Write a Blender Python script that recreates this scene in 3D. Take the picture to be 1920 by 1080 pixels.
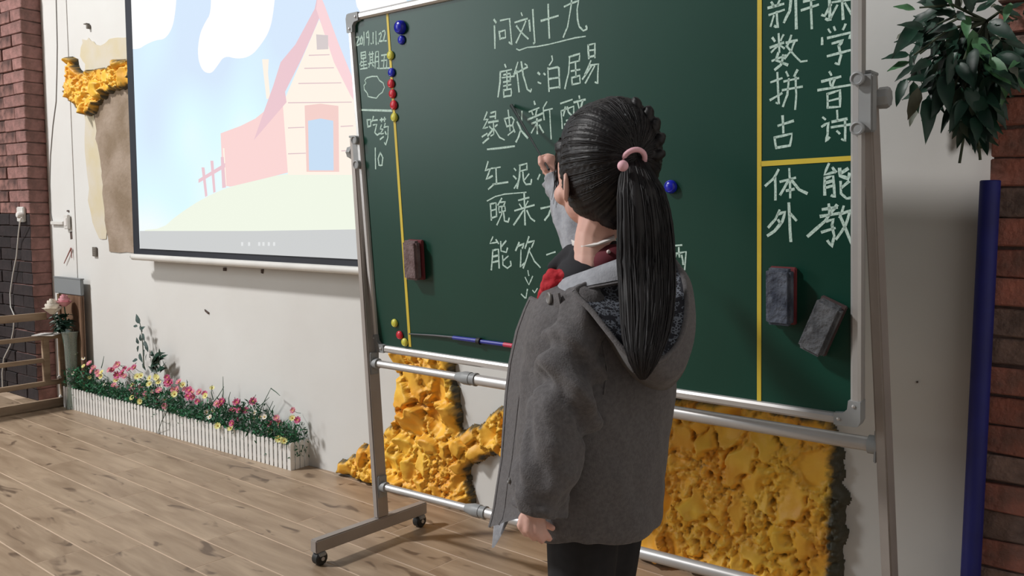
import bpy, bmesh, math, random
import numpy as np
from mathutils import Vector, Matrix, noise
random.seed(7); np.random.seed(7)
for o in list(bpy.data.objects): bpy.data.objects.remove(o)
S = bpy.context.scene
COL = S.collection
PI = math.pi
def V(*a): return Vector(a if len(a) > 1 else a[0])
# ------------------------------------------------------------------ camera
CH = 1.01; FPX = 1622.016; PITCH = .087; ROLL = .00263
fwd = V(0, math.cos(PITCH), -math.sin(PITCH)); rt0 = V(1, 0, 0); up0 = rt0.cross(fwd)
RT = math.cos(ROLL)*rt0 + math.sin(ROLL)*up0; UPV = -math.sin(ROLL)*rt0 + math.cos(ROLL)*up0
CP = V(0, 0, CH)
cam = bpy.data.cameras.new('camera'); co = bpy.data.objects.new('camera', cam); COL.objects.link(co)
m = Matrix.Identity(4)
for i in range(3):
    m[i][0] = RT[i]; m[i][1] = UPV[i]; m[i][2] = -fwd[i]; m[i][3] = CP[i]
co.matrix_world = m
cam.sensor_width = 36; cam.lens = 36*FPX/1920; cam.clip_start = .02
S.camera = co
# survey frames: the back wall and the blackboard, measured in metres
YW, YB = .64601, .69724
dw = V(math.cos(YW), -math.sin(YW), 0); nw = V(math.sin(YW), math.cos(YW), 0)
db = V(math.cos(YB), -math.sin(YB), 0); nb = V(math.sin(YB), math.cos(YB), 0)
Z = V(0, 0, 1)
W0 = V(-.66907, 3.27845, 0)
BL = V(-.42166, 2.63793, .58639)
UB = (Z - .07749*nb - .00945*db).normalized(); NB = db.cross(UB).normalized()   # NB points away from viewer or towards
if NB.dot(nb) < 0: NB = -NB
def ray(px, py): return fwd + RT*((px-960)/FPX) - UPV*((py-540)/FPX)
def hit(px, py, P, n):
    d = ray(px, py); return CP + d*((P-CP).dot(n)/d.dot(n))
def wp(px, py, off=0): return hit(px, py, W0 - nw*off, nw)          # off metres in front of the wall
def bp(px, py, off=0): return hit(px, py, BL - NB*off, NB)
def fp(px, py, z=0): return hit(px, py, V(0, 0, z), Z)
def gp(px, py, y): return hit(px, py, V(0, y, 0), V(0, 1, 0))
def W(s, off, z): return W0 + dw*s - nw*off + Z*z                   # wall coordinates
def ws(P): d = P-W0; return d.dot(dw), -d.dot(nw), P.z
def B(u, v, off=0): return BL + db*u + UB*v - NB*off                # board coordinates
def bs(P): d = P-BL; return d.dot(db), d.dot(UB)
# ------------------------------------------------------------------ light
def lin(c): return tuple(((x/255)/12.92 if x/255 <= .04045 else ((x/255+.055)/1.055)**2.4) for x in c)
world = bpy.data.worlds.new('world'); S.world = world; world.use_nodes = True
bg = world.node_tree.nodes['Background']; bg.inputs[0].default_value = (.86, .9, 1, 1); bg.inputs[1].default_value = .075
def area(name, loc, target, size, power, color=(1, 1, 1), tall=0):
    l = bpy.data.lights.new(name, 'AREA'); l.shape = 'RECTANGLE' if tall else 'DISK'; l.size = size; l.size_y = tall or size; l.energy = power; l.color = color
    o = bpy.data.objects.new(name, l); COL.objects.link(o); o.location = loc
    o.rotation_euler = (Vector(target)-Vector(loc)).to_track_quat('-Z', 'Y').to_euler(); return o
area('key_lamp', W(-3.5, 4.5, 6.15), W(.5, .3, .8), .7, 500, (1, .98, .965))
area('added_left_fill', W(-3.1, 3.7, 2.15), W(.6, .9, 1.3), 1.2, 88, (.95, .99, 1), 2.1)  # added light with no window behind it: board haze and fill from left
area('added_rear_fill', V(-.6, -2.5, 4.2), V(0, 2, .8), 1.2, 4, (1, .93, .86))  # added weak general fill from behind the camera, no real fixture
S.view_settings.view_transform = 'Standard'; S.view_settings.look = 'None'
S.view_settings.gamma = 1; S.view_settings.use_curve_mapping = False; S.view_settings.exposure = 0
# ------------------------------------------------------------------ materials
def mat(name, c, rough=.6, metal=0, c2=None, scale=20, detail=4, stretch=None, bump=0, bscale=None, rand=0, spec=.5, emit=0, coat=0, thr=None, space='Object', sheen=0):
    m_ = bpy.data.materials.new(name); m_.use_nodes = True; nt = m_.node_tree; b = nt.nodes['Principled BSDF']
    b.inputs['Roughness'].default_value = rough; b.inputs['Metallic'].default_value = metal
    b.inputs['Specular IOR Level'].default_value = spec; b.inputs['Coat Weight'].default_value = coat
    if sheen: b.inputs['Sheen Weight'].default_value = sheen
    L = nt.links.new; N = nt.nodes.new
    a = (*lin(c), 1)
    tc = N('ShaderNodeTexCoord'); mp = N('ShaderNodeMapping'); L(tc.outputs[space], mp.inputs[0])
    if stretch: mp.inputs['Scale'].default_value = stretch
    ns = N('ShaderNodeTexNoise'); ns.inputs['Scale'].default_value = scale; ns.inputs['Detail'].default_value = detail; L(mp.outputs[0], ns.inputs[0])
    mx = N('ShaderNodeMix'); mx.data_type = 'RGBA'; mx.inputs[6].default_value = a; mx.inputs[7].default_value = (*lin(c2), 1) if c2 else a
    rp = N('ShaderNodeMapRange'); t0, t1 = thr if thr else (.35, .65)
    rp.inputs[1].default_value = t0; rp.inputs[2].default_value = t1; L(ns.outputs[0], rp.inputs[0]); L(rp.outputs[0], mx.inputs[0])
    out = mx.outputs[2]
    if rand:
        oi = N('ShaderNodeObjectInfo'); hs = N('ShaderNodeHueSaturation'); mr = N('ShaderNodeMapRange')
        mr.inputs[3].default_value = 1-rand; mr.inputs[4].default_value = 1+rand
        L(oi.outputs['Random'], mr.inputs[0]); L(mr.outputs[0], hs.inputs['Value']); L(out, hs.inputs['Color']); out = hs.outputs[0]
    L(out, b.inputs['Base Color'])
    if emit:
        L(out, b.inputs['Emission Color']); b.inputs['Emission Strength'].default_value = emit
    if bump:
        n2 = N('ShaderNodeTexNoise'); n2.inputs['Scale'].default_value = bscale or scale*3; n2.inputs['Detail'].default_value = 5; L(mp.outputs[0], n2.inputs[0])
        bm_ = N('ShaderNodeBump'); bm_.inputs['Strength'].default_value = bump; bm_.inputs['Distance'].default_value = .01
        L(n2.outputs[0], bm_.inputs['Height']); L(bm_.outputs[0], b.inputs['Normal'])
    return m_
def glow(name, c, k=1.0):
    return mat(name, c, .8, emit=k, spec=0)
# ------------------------------------------------------------------ mesh helpers
ORG = {}
class MB:
    def __init__(s): s.v = []; s.f = []; s.mi = []
    def add(s, vs, fs, mi=0):
        k = len(s.v); s.v += [Vector(v) for v in vs]; s.f += [tuple(i+k for i in f) for f in fs]; s.mi += [mi]*len(fs); return s
    def box(s, c, ax, h, bev=0, mi=0):
        c = Vector(c); X, Y, Zx = ax
        if bev <= 0:
            vs = [c+X*(i*h[0])+Y*(j*h[1])+Zx*(k*h[2]) for i in (-1, 1) for j in (-1, 1) for k in (-1, 1)]
            return s.add(vs, [(0, 1, 3, 2), (4, 6, 7, 5), (0, 4, 5, 1), (2, 3, 7, 6), (0, 2, 6, 4), (1, 5, 7, 3)], mi)
        bm = bmesh.new(); bmesh.ops.create_cube(bm, size=2)
        for v in bm.verts: v.co = Vector((v.co.x*h[0], v.co.y*h[1], v.co.z*h[2]))
        bmesh.ops.bevel(bm, geom=list(bm.edges), offset=bev, segments=2, affect='EDGES')
        bm.verts.index_update()
        vs = [c+X*v.co.x+Y*v.co.y+Zx*v.co.z for v in bm.verts]; fs = [[v.index for v in f.verts] for f in bm.faces]; bm.free()
        return s.add(vs, fs, mi)
    def tube(s, pts, rad, seg=12, cap=True, flat=None, mi=0, up=None):
        pts = [Vector(p) for p in pts]; n = len(pts)
        if not hasattr(rad, '__len__'): rad = [rad]*n
        t0 = (pts[1]-pts[0]).normalized(); ref = Vector(up) if up is not None else (V(0, 0, 1) if abs(t0.z) < .9 else V(1, 0, 0))
        a = (ref-t0*ref.dot(t0)).normalized(); vs = []; fs = []
        for i, p in enumerate(pts):
            t = (pts[min(i+1, n-1)]-pts[max(i-1, 0)]).normalized(); a = (a-t*a.dot(t)).normalized(); b = t.cross(a)
            for k in range(seg):
                an = 2*PI*k/seg; ra = rad[i]; rb = ra*(flat if flat else 1)
                vs.append(p+a*(math.cos(an)*ra)+b*(math.sin(an)*rb))
        for i in range(n-1):
            for k in range(seg):
                k2 = (k+1) % seg; fs.append((i*seg+k, i*seg+k2, (i+1)*seg+k2, (i+1)*seg+k))
        if cap: fs.append(tuple(range(seg))[::-1]); fs.append(tuple((n-1)*seg+k for k in range(seg)))
        return s.add(vs, fs, mi)
    def ell(s, c, ax, h, nu=16, nv=10, mi=0):
        c = Vector(c); X, Y, Zx = ax; vs = [c-Zx*h[2]]; fs = []
        for j in range(1, nv):
            th = PI*j/nv
            for i in range(nu):
                ph = 2*PI*i/nu
                vs.append(c+X*(h[0]*math.sin(th)*math.cos(ph))+Y*(h[1]*math.sin(th)*math.sin(ph))-Zx*(h[2]*math.cos(th)))
        vs.append(c+Zx*h[2]); L = len(vs)-1
        for i in range(nu):
            i2 = (i+1) % nu; fs.append((0, 1+i2, 1+i)); fs.append((L, L-nu+i, L-nu+i2))
            for j in range(nv-2): fs.append((1+j*nu+i, 1+j*nu+i2, 1+(j+1)*nu+i2, 1+(j+1)*nu+i))
        return s.add(vs, fs, mi)
    def caps(s, p, r, seg=14):                       # rounded tapered chain
        for i in range(len(p)-1): s.tube([p[i], p[i+1]], [r[i], r[i+1]], seg)
        for q, rr in zip(p, r): s.ell(q, (V(1, 0, 0), V(0, 1, 0), Z), (rr, rr, rr), seg, 8)
        return s
    def prism(s, poly, d, mi=0):                     # planar polygon extruded by vector d
        n = len(poly); poly = [Vector(p) for p in poly]; d = Vector(d)
        return s.add(poly+[p+d for p in poly], [tuple(range(n))[::-1], tuple(range(n, 2*n))]+[(i, (i+1) % n, (i+1) % n+n, i+n) for i in range(n)], mi)
    def lathe(s, c, ax, prof, seg=20, mi=0):
        X, Y, Zx = ax; c = Vector(c); vs = []; fs = []; n = len(prof)
        for r, h in prof:
            for k in range(seg):
                a = 2*PI*k/seg; vs.append(c+X*(r*math.cos(a))+Y*(r*math.sin(a))+Zx*h)
        for i in range(n-1):
            for k in range(seg):
                k2 = (k+1) % seg; fs.append((i*seg+k, i*seg+k2, (i+1)*seg+k2, (i+1)*seg+k))
        fs.append(tuple(range(seg))[::-1]); fs.append(tuple((n-1)*seg+k for k in range(seg)))
        return s.add(vs, fs, mi)
    def ribbon(s, pts, w, nrm, thick=.0006):
        pts = [Vector(p) for p in pts]; n = len(pts); A = []; Bq = []
        for i, p in enumerate(pts):
            t = (pts[min(i+1, n-1)]-pts[max(i-1, 0)]); t = t.normalized() if t.length > 0 else db
            sd = t.cross(nrm).normalized()*(w/2*random.uniform(.8, 1.15))
            e = -t*w*.35 if i == 0 else (t*w*.35 if i == n-1 else t*0)
            A.append(p+sd+e+nrm*thick); Bq.append(p-sd+e+nrm*thick)
        vs = A+Bq+[a-nrm*thick for a in A]+[b-nrm*thick for b in Bq]; fs = []
        for i in range(n-1):
            fs += [(i, i+1, n+i+1, n+i), (i, 2*n+i, 2*n+i+1, i+1), (n+i, n+i+1, 3*n+i+1, 3*n+i)]
        fs += [(0, n, 3*n, 2*n), (n-1, 3*n-1, 4*n-1, 2*n-1)]
        return s.add(vs, fs)
    def build(s, name, mats, parent=None, smooth=None, loc=None, local=False):
        me = bpy.data.meshes.new(name)
        if local: o0 = V(0, 0, 0)
        elif parent is not None: o0 = ORG[parent.name]
        elif loc is not None: o0 = Vector(loc)
        else:
            a = np.array([tuple(v) for v in s.v]); mn = a.min(0); mxx = a.max(0); o0 = V((mn[0]+mxx[0])/2, (mn[1]+mxx[1])/2, mn[2])
        me.from_pydata([v-o0 for v in s.v], [], s.f)
        if not isinstance(mats, (list, tuple)): mats = [mats]
        for q in mats: me.materials.append(q)
        if len(mats) > 1: me.polygons.foreach_set('material_index', s.mi)
        bm = bmesh.new(); bm.from_mesh(me); bmesh.ops.recalc_face_normals(bm, faces=bm.faces); bm.to_mesh(me); bm.free()
        if smooth:
            me.polygons.foreach_set('use_smooth', [True]*len(me.polygons))
            if smooth != 'all': me.set_sharp_from_angle(angle=math.radians(smooth if smooth is not True else 40))
        ob = bpy.data.objects.new(name, me); COL.objects.link(ob)
        if parent is not None: ob.parent = parent; ORG[ob.name] = o0
        else: ob.location = o0; ORG[ob.name] = o0
        return ob
def thing(name, label, cat, loc, group=None):
    o = bpy.data.objects.new(name, None); COL.objects.link(o); o.location = loc; ORG[o.name] = Vector(loc); o.empty_display_size = .05
    return tag(o, label, cat, group)
def tag(o, label=None, cat=None, group=None, kind=None):
    if label: o['label'] = label
    if cat: o['category'] = cat
    if group: o['group'] = group
    if kind: o['kind'] = kind
    return o
def put(me, name, M4, parent):                        # an object of shared mesh under a parent (no scale games)
    ob = bpy.data.objects.new(name, me); COL.objects.link(ob); ob.parent = parent
    ob.matrix_basis = Matrix.Translation(-ORG[parent.name]) @ M4 if parent else M4
    return ob
def frame(c, X, Y, Zx):
    m4 = Matrix.Identity(4)
    for i in range(3): m4[i][0] = X[i]; m4[i][1] = Y[i]; m4[i][2] = Zx[i]; m4[i][3] = c[i]
    return m4
AX = (V(1, 0, 0), V(0, 1, 0), Z); WX = (dw, nw, Z); BX = (db, NB, UB); FB = (db, nb, Z)
# ------------------------------------------------------------------ materials list
m_wall = mat('wall plaster', (220, 220, 217), .85, c2=(212, 210, 206), scale=1.6, bump=.06, bscale=30)
m_grout = mat('grout', (206, 182, 158), .8, c2=(186, 162, 138), scale=9)
m_alu = mat('brushed aluminium', (205, 203, 202), .38, .55, c2=(190, 188, 186), scale=5, spec=.5)
m_alu2 = mat('painted grey metal', (168, 160, 154), .5, .25, c2=(156, 148, 142), scale=6)
m_plast = mat('grey plastic', (150, 152, 152), .45, c2=(140, 142, 143), scale=15)
m_black = mat('black rubber', (28, 28, 27), .6, c2=(40, 40, 38), scale=60)
m_white = mat('white plastic', (222, 220, 215), .45, c2=(212, 210, 205), scale=8)
def floor_mat():
    m_ = bpy.data.materials.new('wood look plank'); m_.use_nodes = True; nt = m_.node_tree; b = nt.nodes['Principled BSDF']; L = nt.links.new; N = nt.nodes.new
    g = N('ShaderNodeNewGeometry'); oi = N('ShaderNodeObjectInfo')
    mp = N('ShaderNodeMapping'); mp.vector_type = 'POINT'; mp.inputs['Rotation'].default_value = (0, 0, YB-YW); L(g.outputs['Position'], mp.inputs[0])
    ad = N('ShaderNodeVectorMath'); ad.operation = 'ADD'; sc = N('ShaderNodeMath'); sc.operation = 'MULTIPLY'; sc.inputs[1].default_value = 37
    L(oi.outputs['Random'], sc.inputs[0]); L(mp.outputs[0], ad.inputs[0]); L(sc.outputs[0], ad.inputs[1])
    def ns(stretch, scale, det, dist=0):
        q = N('ShaderNodeMapping'); q.inputs['Scale'].default_value = stretch; L(ad.outputs[0], q.inputs[0])
        n = N('ShaderNodeTexNoise'); n.inputs['Scale'].default_value = scale; n.inputs['Detail'].default_value = det; n.inputs['Distortion'].default_value = dist; L(q.outputs[0], n.inputs[0]); return n
    n1 = ns((1, 5.5, 1), 3.2, 5, .6); n2 = ns((1.3, 3.4, 1), 5.2, 2, .8); n3 = ns((1, 14, 1), 9, 6, .3)
    cr = N('ShaderNodeValToRGB'); e = cr.color_ramp.elements
    e[0].position = .3; e[0].color = (*lin((144, 122, 100)), 1); e[1].position = .72; e[1].color = (*lin((180, 158, 134)), 1)
    L(n1.outputs[0], cr.inputs[0])
    m2 = N('ShaderNodeMix'); m2.data_type = 'RGBA'; r2 = N('ShaderNodeMapRange'); r2.inputs[1].default_value = .625; r2.inputs[2].default_value = .71; r2.inputs[4].default_value = .8
    L(n2.outputs[0], r2.inputs[0]); L(r2.outputs[0], m2.inputs[0]); L(cr.outputs[0], m2.inputs[6]); m2.inputs[7].default_value = (*lin((92, 74, 60)), 1)
    m3 = N('ShaderNodeMix'); m3.data_type = 'RGBA'; m3.blend_type = 'MULTIPLY'; r3 = N('ShaderNodeMapRange'); r3.inputs[3].default_value = .82; r3.inputs[4].default_value = 1.08
    L(n3.outputs[0], r3.inputs[0]); m3.inputs[0].default_value = 1; L(m2.outputs[2], m3.inputs[6]); L(r3.outputs[0], m3.inputs[7])
    hs = N('ShaderNodeHueSaturation'); mr = N('ShaderNodeMapRange'); mr.inputs[3].default_value = .93; mr.inputs[4].default_value = 1.05
    L(oi.outputs['Random'], mr.inputs[0]); L(mr.outputs[0], hs.inputs['Value']); L(m3.outputs[2], hs.inputs['Color']); L(hs.outputs[0], b.inputs['Base Color'])
    b.inputs['Roughness'].default_value = .42; b.inputs['Specular IOR Level'].default_value = .35
    return m_
m_floor = floor_mat()
# ------------------------------------------------------------------ setting
def struct(o): o['kind'] = 'structure'; return o
fl = struct(MB().box(V(-.8, 1.6, -.0506), FB, (4.6, 4.2, .05)).build('floor', m_grout, loc=(0, 0, 0)))
N0 = 1.105; PW = .137; PLN = .6
def plank_mesh(name, L):
    mb = MB(); h = L/2-.0014; w = PW/2-.0021; b = .0005
    vs = [(-h, -w, -.0024), (h, -w, -.0024), (h, w, -.0024), (-h, w, -.0024), (-h, -w, -b), (h, -w, -b), (h, w, -b), (-h, w, -b), (-h+b, -w+b, 0), (h-b, -w+b, 0), (h-b, w-b, 0), (-h+b, w-b, 0)]
    fs = [(0, 1, 5, 4), (1, 2, 6, 5), (2, 3, 7, 6), (3, 0, 4, 7), (4, 5, 9, 8), (5, 6, 10, 9), (6, 7, 11, 10), (7, 4, 8, 11), (8, 9, 10, 11)]
    me = bpy.data.meshes.new(name); me.from_pydata(vs, [], fs); me.materials.append(m_floor); return me
pm = plank_mesh('plank', PLN)
rest = MB(); placed = 0
for r in range(-14, 14):
    n = N0+PW*(r+.5); off = (-3.10+[0, .28, .12, .42, .2, .5][r % 6]) % PLN
    for k in range(-10, 8):
        u = off+PLN*(k+.5)
        if u < -5.3 or u > 3.4: continue
        c = db*u+nb*n
        s_, o_, _ = ws(c)
        if o_ < -.2: continue
        vis = .55 < n < 2.7 and u < 1.2 and c.y > .9
        if vis and placed < 290:
            put(pm, 'plank', frame(c, db, nb, Z), fl); placed += 1
        else:
            h = PLN/2-.0016; w = PW/2-.0016
            rest.add([c+db*a+nb*b_+Z*z for z in (-.0024, 0) for a, b_ in ((-h, -w), (h, -w), (h, w), (-h, w))], [(4, 5, 6, 7), (0, 1, 5, 4), (1, 2, 6, 5), (2, 3, 7, 6), (3, 0, 4, 7)])
tag(rest.build('outer_planks', m_floor, fl), 'joined wood look planks away from the stand', kind='stuff')
SL = -2.253; HT = 3.4
wb = struct(MB().box(W(.4, -.101, HT/2), WX, (3.6, .1, HT/2)).build('wall_back', m_wall, loc=W(0, 0, 0)))
m_dark = mat('dark brick', (66, 54, 54), .85, c2=(44, 37, 38), scale=14, bump=.4)
wl = struct(MB().box(W(-3.3, 1.5, HT/2), WX, (.1, 1.7, HT/2)).build('wall_left', m_dark, loc=W(-3.3, 1.5, 0)))
struct(MB().box(W(3.6, 1.5, HT/2), WX, (.1, 1.6, HT/2)).build('wall_right', m_wall, loc=W(3.6, 1.5, 0)))
tr = struct(MB().box(W((SL-1.98)/2, .001, 1.7), WX, ((-1.98-SL)/2, .0022, 1.7)).build('trim_1', m_wall, loc=W(SL, 0, 0)))
# bare cement and old yellow paint on the plaster
m_cem = mat('bare cement', (165, 148, 132), .9, c2=(136, 118, 98), scale=7, bump=.3, bscale=60)
m_yel = mat('aged cream paint', (208, 196, 164), .85, c2=(210, 202, 186), scale=9, detail=6)
def wpoly(pts, off): return [wp(x, y, off) for x, y in pts]
def ragged(pts, amp=1.6, n=3, seed=0):
    rnd = random.Random(seed); out = []
    for i, p in enumerate(pts):
        q = pts[(i+1) % len(pts)]
        for k in range(n):
            t = k/n; out.append((p[0]+(q[0]-p[0])*t+rnd.uniform(-amp, amp), p[1]+(q[1]-p[1])*t+rnd.uniform(-amp, amp)))
    return out
MB().prism(wpoly(ragged([(178, 215), (186, 190), (205, 172), (240, 160), (300, 160), (300, 476), (252, 474), (206, 472), (198, 430), (194, 380), (191, 330), (188, 300), (180, 260)], 1.5, 3, 1), .0035), nw*.003).build('cement_patch', m_cem, wb)
MB().prism(wpoly(ragged([(152, 78), (165, 72), (180, 84), (200, 80), (222, 68), (250, 75), (250, 130), (160, 130), (150, 105)], 3, 3, 2), .0025), nw*.002).build('cream_patch', m_yel, wb)
MB().prism(wpoly(ragged([(158, 208), (178, 215), (190, 300), (196, 400), (200, 450), (185, 445), (168, 400), (163, 330), (158, 260)], 2.5, 3, 3), .0025), nw*.002).build('cream_patch', m_yel, wb)
# small marks and fittings on the wall
m_hole = mat('dark hole', (86, 72, 66), .9)
for q in ([(383, 580), (391, 586), (390, 589), (384, 584)], [(418, 502), (423, 502), (423, 508), (418, 508)], [(489, 505), (493, 505), (492, 513), (489, 512)], [(131, 435), (135, 434), (136, 448), (132, 449)], [(125, 394), (128, 394), (128, 397), (125, 397)], [(236, 14), (240, 12), (241, 24), (236, 22)], [(1718, 715), (1721, 715), (1721, 718), (1718, 718)]):
    MB().prism(wpoly(q, .0095 if q[0][0] < 129 else .004), nw*.004).build('wall_mark', m_hole, wb)
# ------------------------------------------------------------------ brick pillars
m_br = mat('red brick', (158, 116, 110), .85, c2=(126, 94, 88), scale=22, bump=.5, rand=.16)
m_br2 = mat('weathered brick', (150, 110, 102), .88, c2=(82, 60, 56), scale=16, bump=.5, rand=.2)
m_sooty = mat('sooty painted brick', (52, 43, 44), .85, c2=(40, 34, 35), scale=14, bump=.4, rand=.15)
m_mort = mat('mortar', (104, 84, 78), .95, c2=(78, 64, 60), scale=30, bump=.4)
def brick_mesh(name, l, d, h, mats, jit=.0025, seed=0, dark=False):
    rnd = random.Random(seed); mb = MB(); bm = bmesh.new(); bmesh.ops.create_cube(bm, size=1)
    for v in bm.verts: v.co = Vector((v.co.x*l+rnd.uniform(-jit, jit), v.co.y*d+rnd.uniform(-jit, jit)*.6, v.co.z*h+rnd.uniform(-jit, jit)))
    bmesh.ops.bevel(bm, geom=list(bm.edges), offset=.003, segments=1, affect='EDGES')
    me = bpy.data.meshes.new(name); bm.to_mesh(me); bm.free()
    for q in mats: me.materials.append(q)
    if dark:
        for p in me.polygons: p.material_index = 1 if p.normal.y < -.5 else 0
    return me
PD = .105                                              # left pillar stands proud of the wall
pl = struct(MB().box(W(SL-.34, PD/2-.004, 1.1), WX, (.335, PD/2-.008, 1.1)).build('trim_2', m_mort, loc=W(SL-.3, 0, 0)))
long_ = [brick_mesh('brick', .232, PD, .0582, [m_br], seed=i) for i in range(4)]
longg = [brick_mesh('brick', .232, PD, .0582, [m_br2], seed=i+9) for i in range(3)]
half_ = [brick_mesh('brick', .112, PD, .0582, [m_br], seed=i+20) for i in range(4)]
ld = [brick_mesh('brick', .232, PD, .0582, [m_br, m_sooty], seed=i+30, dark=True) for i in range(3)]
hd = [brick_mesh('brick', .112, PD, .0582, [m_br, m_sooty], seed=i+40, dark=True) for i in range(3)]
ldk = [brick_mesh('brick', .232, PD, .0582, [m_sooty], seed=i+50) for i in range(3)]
CHT = .0622
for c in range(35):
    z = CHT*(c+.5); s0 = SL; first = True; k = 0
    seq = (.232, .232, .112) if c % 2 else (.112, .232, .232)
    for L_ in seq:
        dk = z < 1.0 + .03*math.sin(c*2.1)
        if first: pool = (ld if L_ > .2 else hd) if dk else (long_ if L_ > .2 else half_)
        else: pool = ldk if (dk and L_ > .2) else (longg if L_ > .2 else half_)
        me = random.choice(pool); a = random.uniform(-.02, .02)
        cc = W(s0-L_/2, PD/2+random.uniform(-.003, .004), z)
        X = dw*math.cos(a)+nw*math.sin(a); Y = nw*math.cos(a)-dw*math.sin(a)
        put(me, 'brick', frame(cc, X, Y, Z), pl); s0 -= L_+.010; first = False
sR, _, _ = ws(wp(1858, 300, .05))
pr = struct(MB().box(W(sR+.4, .02, 1.15), WX, (.395, .024, 1.15)).build('trim_3', m_mort, loc=W(sR+.3, 0, 0)))
m_brr = mat('orange red brick', (160, 98, 82), .85, c2=(120, 86, 76), scale=18, bump=.8, rand=.15)
m_brg = mat('grey stained brick', (130, 106, 96), .9, c2=(94, 78, 72), scale=20, bump=.8, rand=.15)
rb = [brick_mesh('brick', .232, .055, .0605, [m_brr], .0035, seed=i+60) for i in range(3)]+[brick_mesh('brick', .232, .055, .0605, [m_brg], .0035, seed=i+70) for i in range(3)]
rh = [brick_mesh('brick', .112, .055, .0605, [m_brr], .0035, seed=i+80) for i in range(2)]+[brick_mesh('brick', .112, .055, .0605, [m_brg], .0035, seed=i+90) for i in range(3)]
for c in range(32):
    z = .018+.0655*(c+.5); s0 = sR+random.uniform(-.004, .006)
    for L_ in ((.112, .232, .232) if c % 2 else (.232, .232, .112)):
        a = random.uniform(-.03, .03); me = random.choice(rb if L_ > .2 else rh)
        put(me, 'brick', frame(W(s0+L_/2, .026+random.uniform(-.004, .006), z), dw*math.cos(a)+nw*math.sin(a), nw*math.cos(a)-dw*math.sin(a), Z), pr); s0 += L_+.010
# ------------------------------------------------------------------ yellow foam relief
def foam_mat():
    m_ = mat('yellow painted foam', (250, 200, 74), .5, c2=(240, 172, 60), scale=7, bump=.12, bscale=90, spec=.45)
    nt = m_.node_tree; b = nt.nodes['Principled BSDF']; L = nt.links.new
    src = b.inputs['Base Color'].links[0].from_socket
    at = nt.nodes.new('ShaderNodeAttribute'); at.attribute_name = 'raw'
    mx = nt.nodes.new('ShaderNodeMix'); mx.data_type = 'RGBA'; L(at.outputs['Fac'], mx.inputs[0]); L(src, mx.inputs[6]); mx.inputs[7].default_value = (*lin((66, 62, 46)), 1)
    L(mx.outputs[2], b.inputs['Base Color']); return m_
m_foam = foam_mat()
def inpoly(P, poly):
    x, y = P[:, 0], P[:, 1]; ins = np.zeros(len(P), bool); dist = np.full(len(P), 9.)
    n = len(poly)
    for i in range(n):
        a = poly[i]; b = poly[(i+1) % n]
        cond = ((a[1] > y) != (b[1] > y)); xi = (b[0]-a[0])*(y-a[1])/((b[1]-a[1]) if b[1] != a[1] else 1e-9)+a[0]
        ins ^= cond & (x < xi)
        d = b-a; t = np.clip(((P-a)@d)/(d@d+1e-12), 0, 1); q = a+t[:, None]*d
        dist = np.minimum(dist, np.hypot(*(P-q).T))
    return ins, dist
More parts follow.
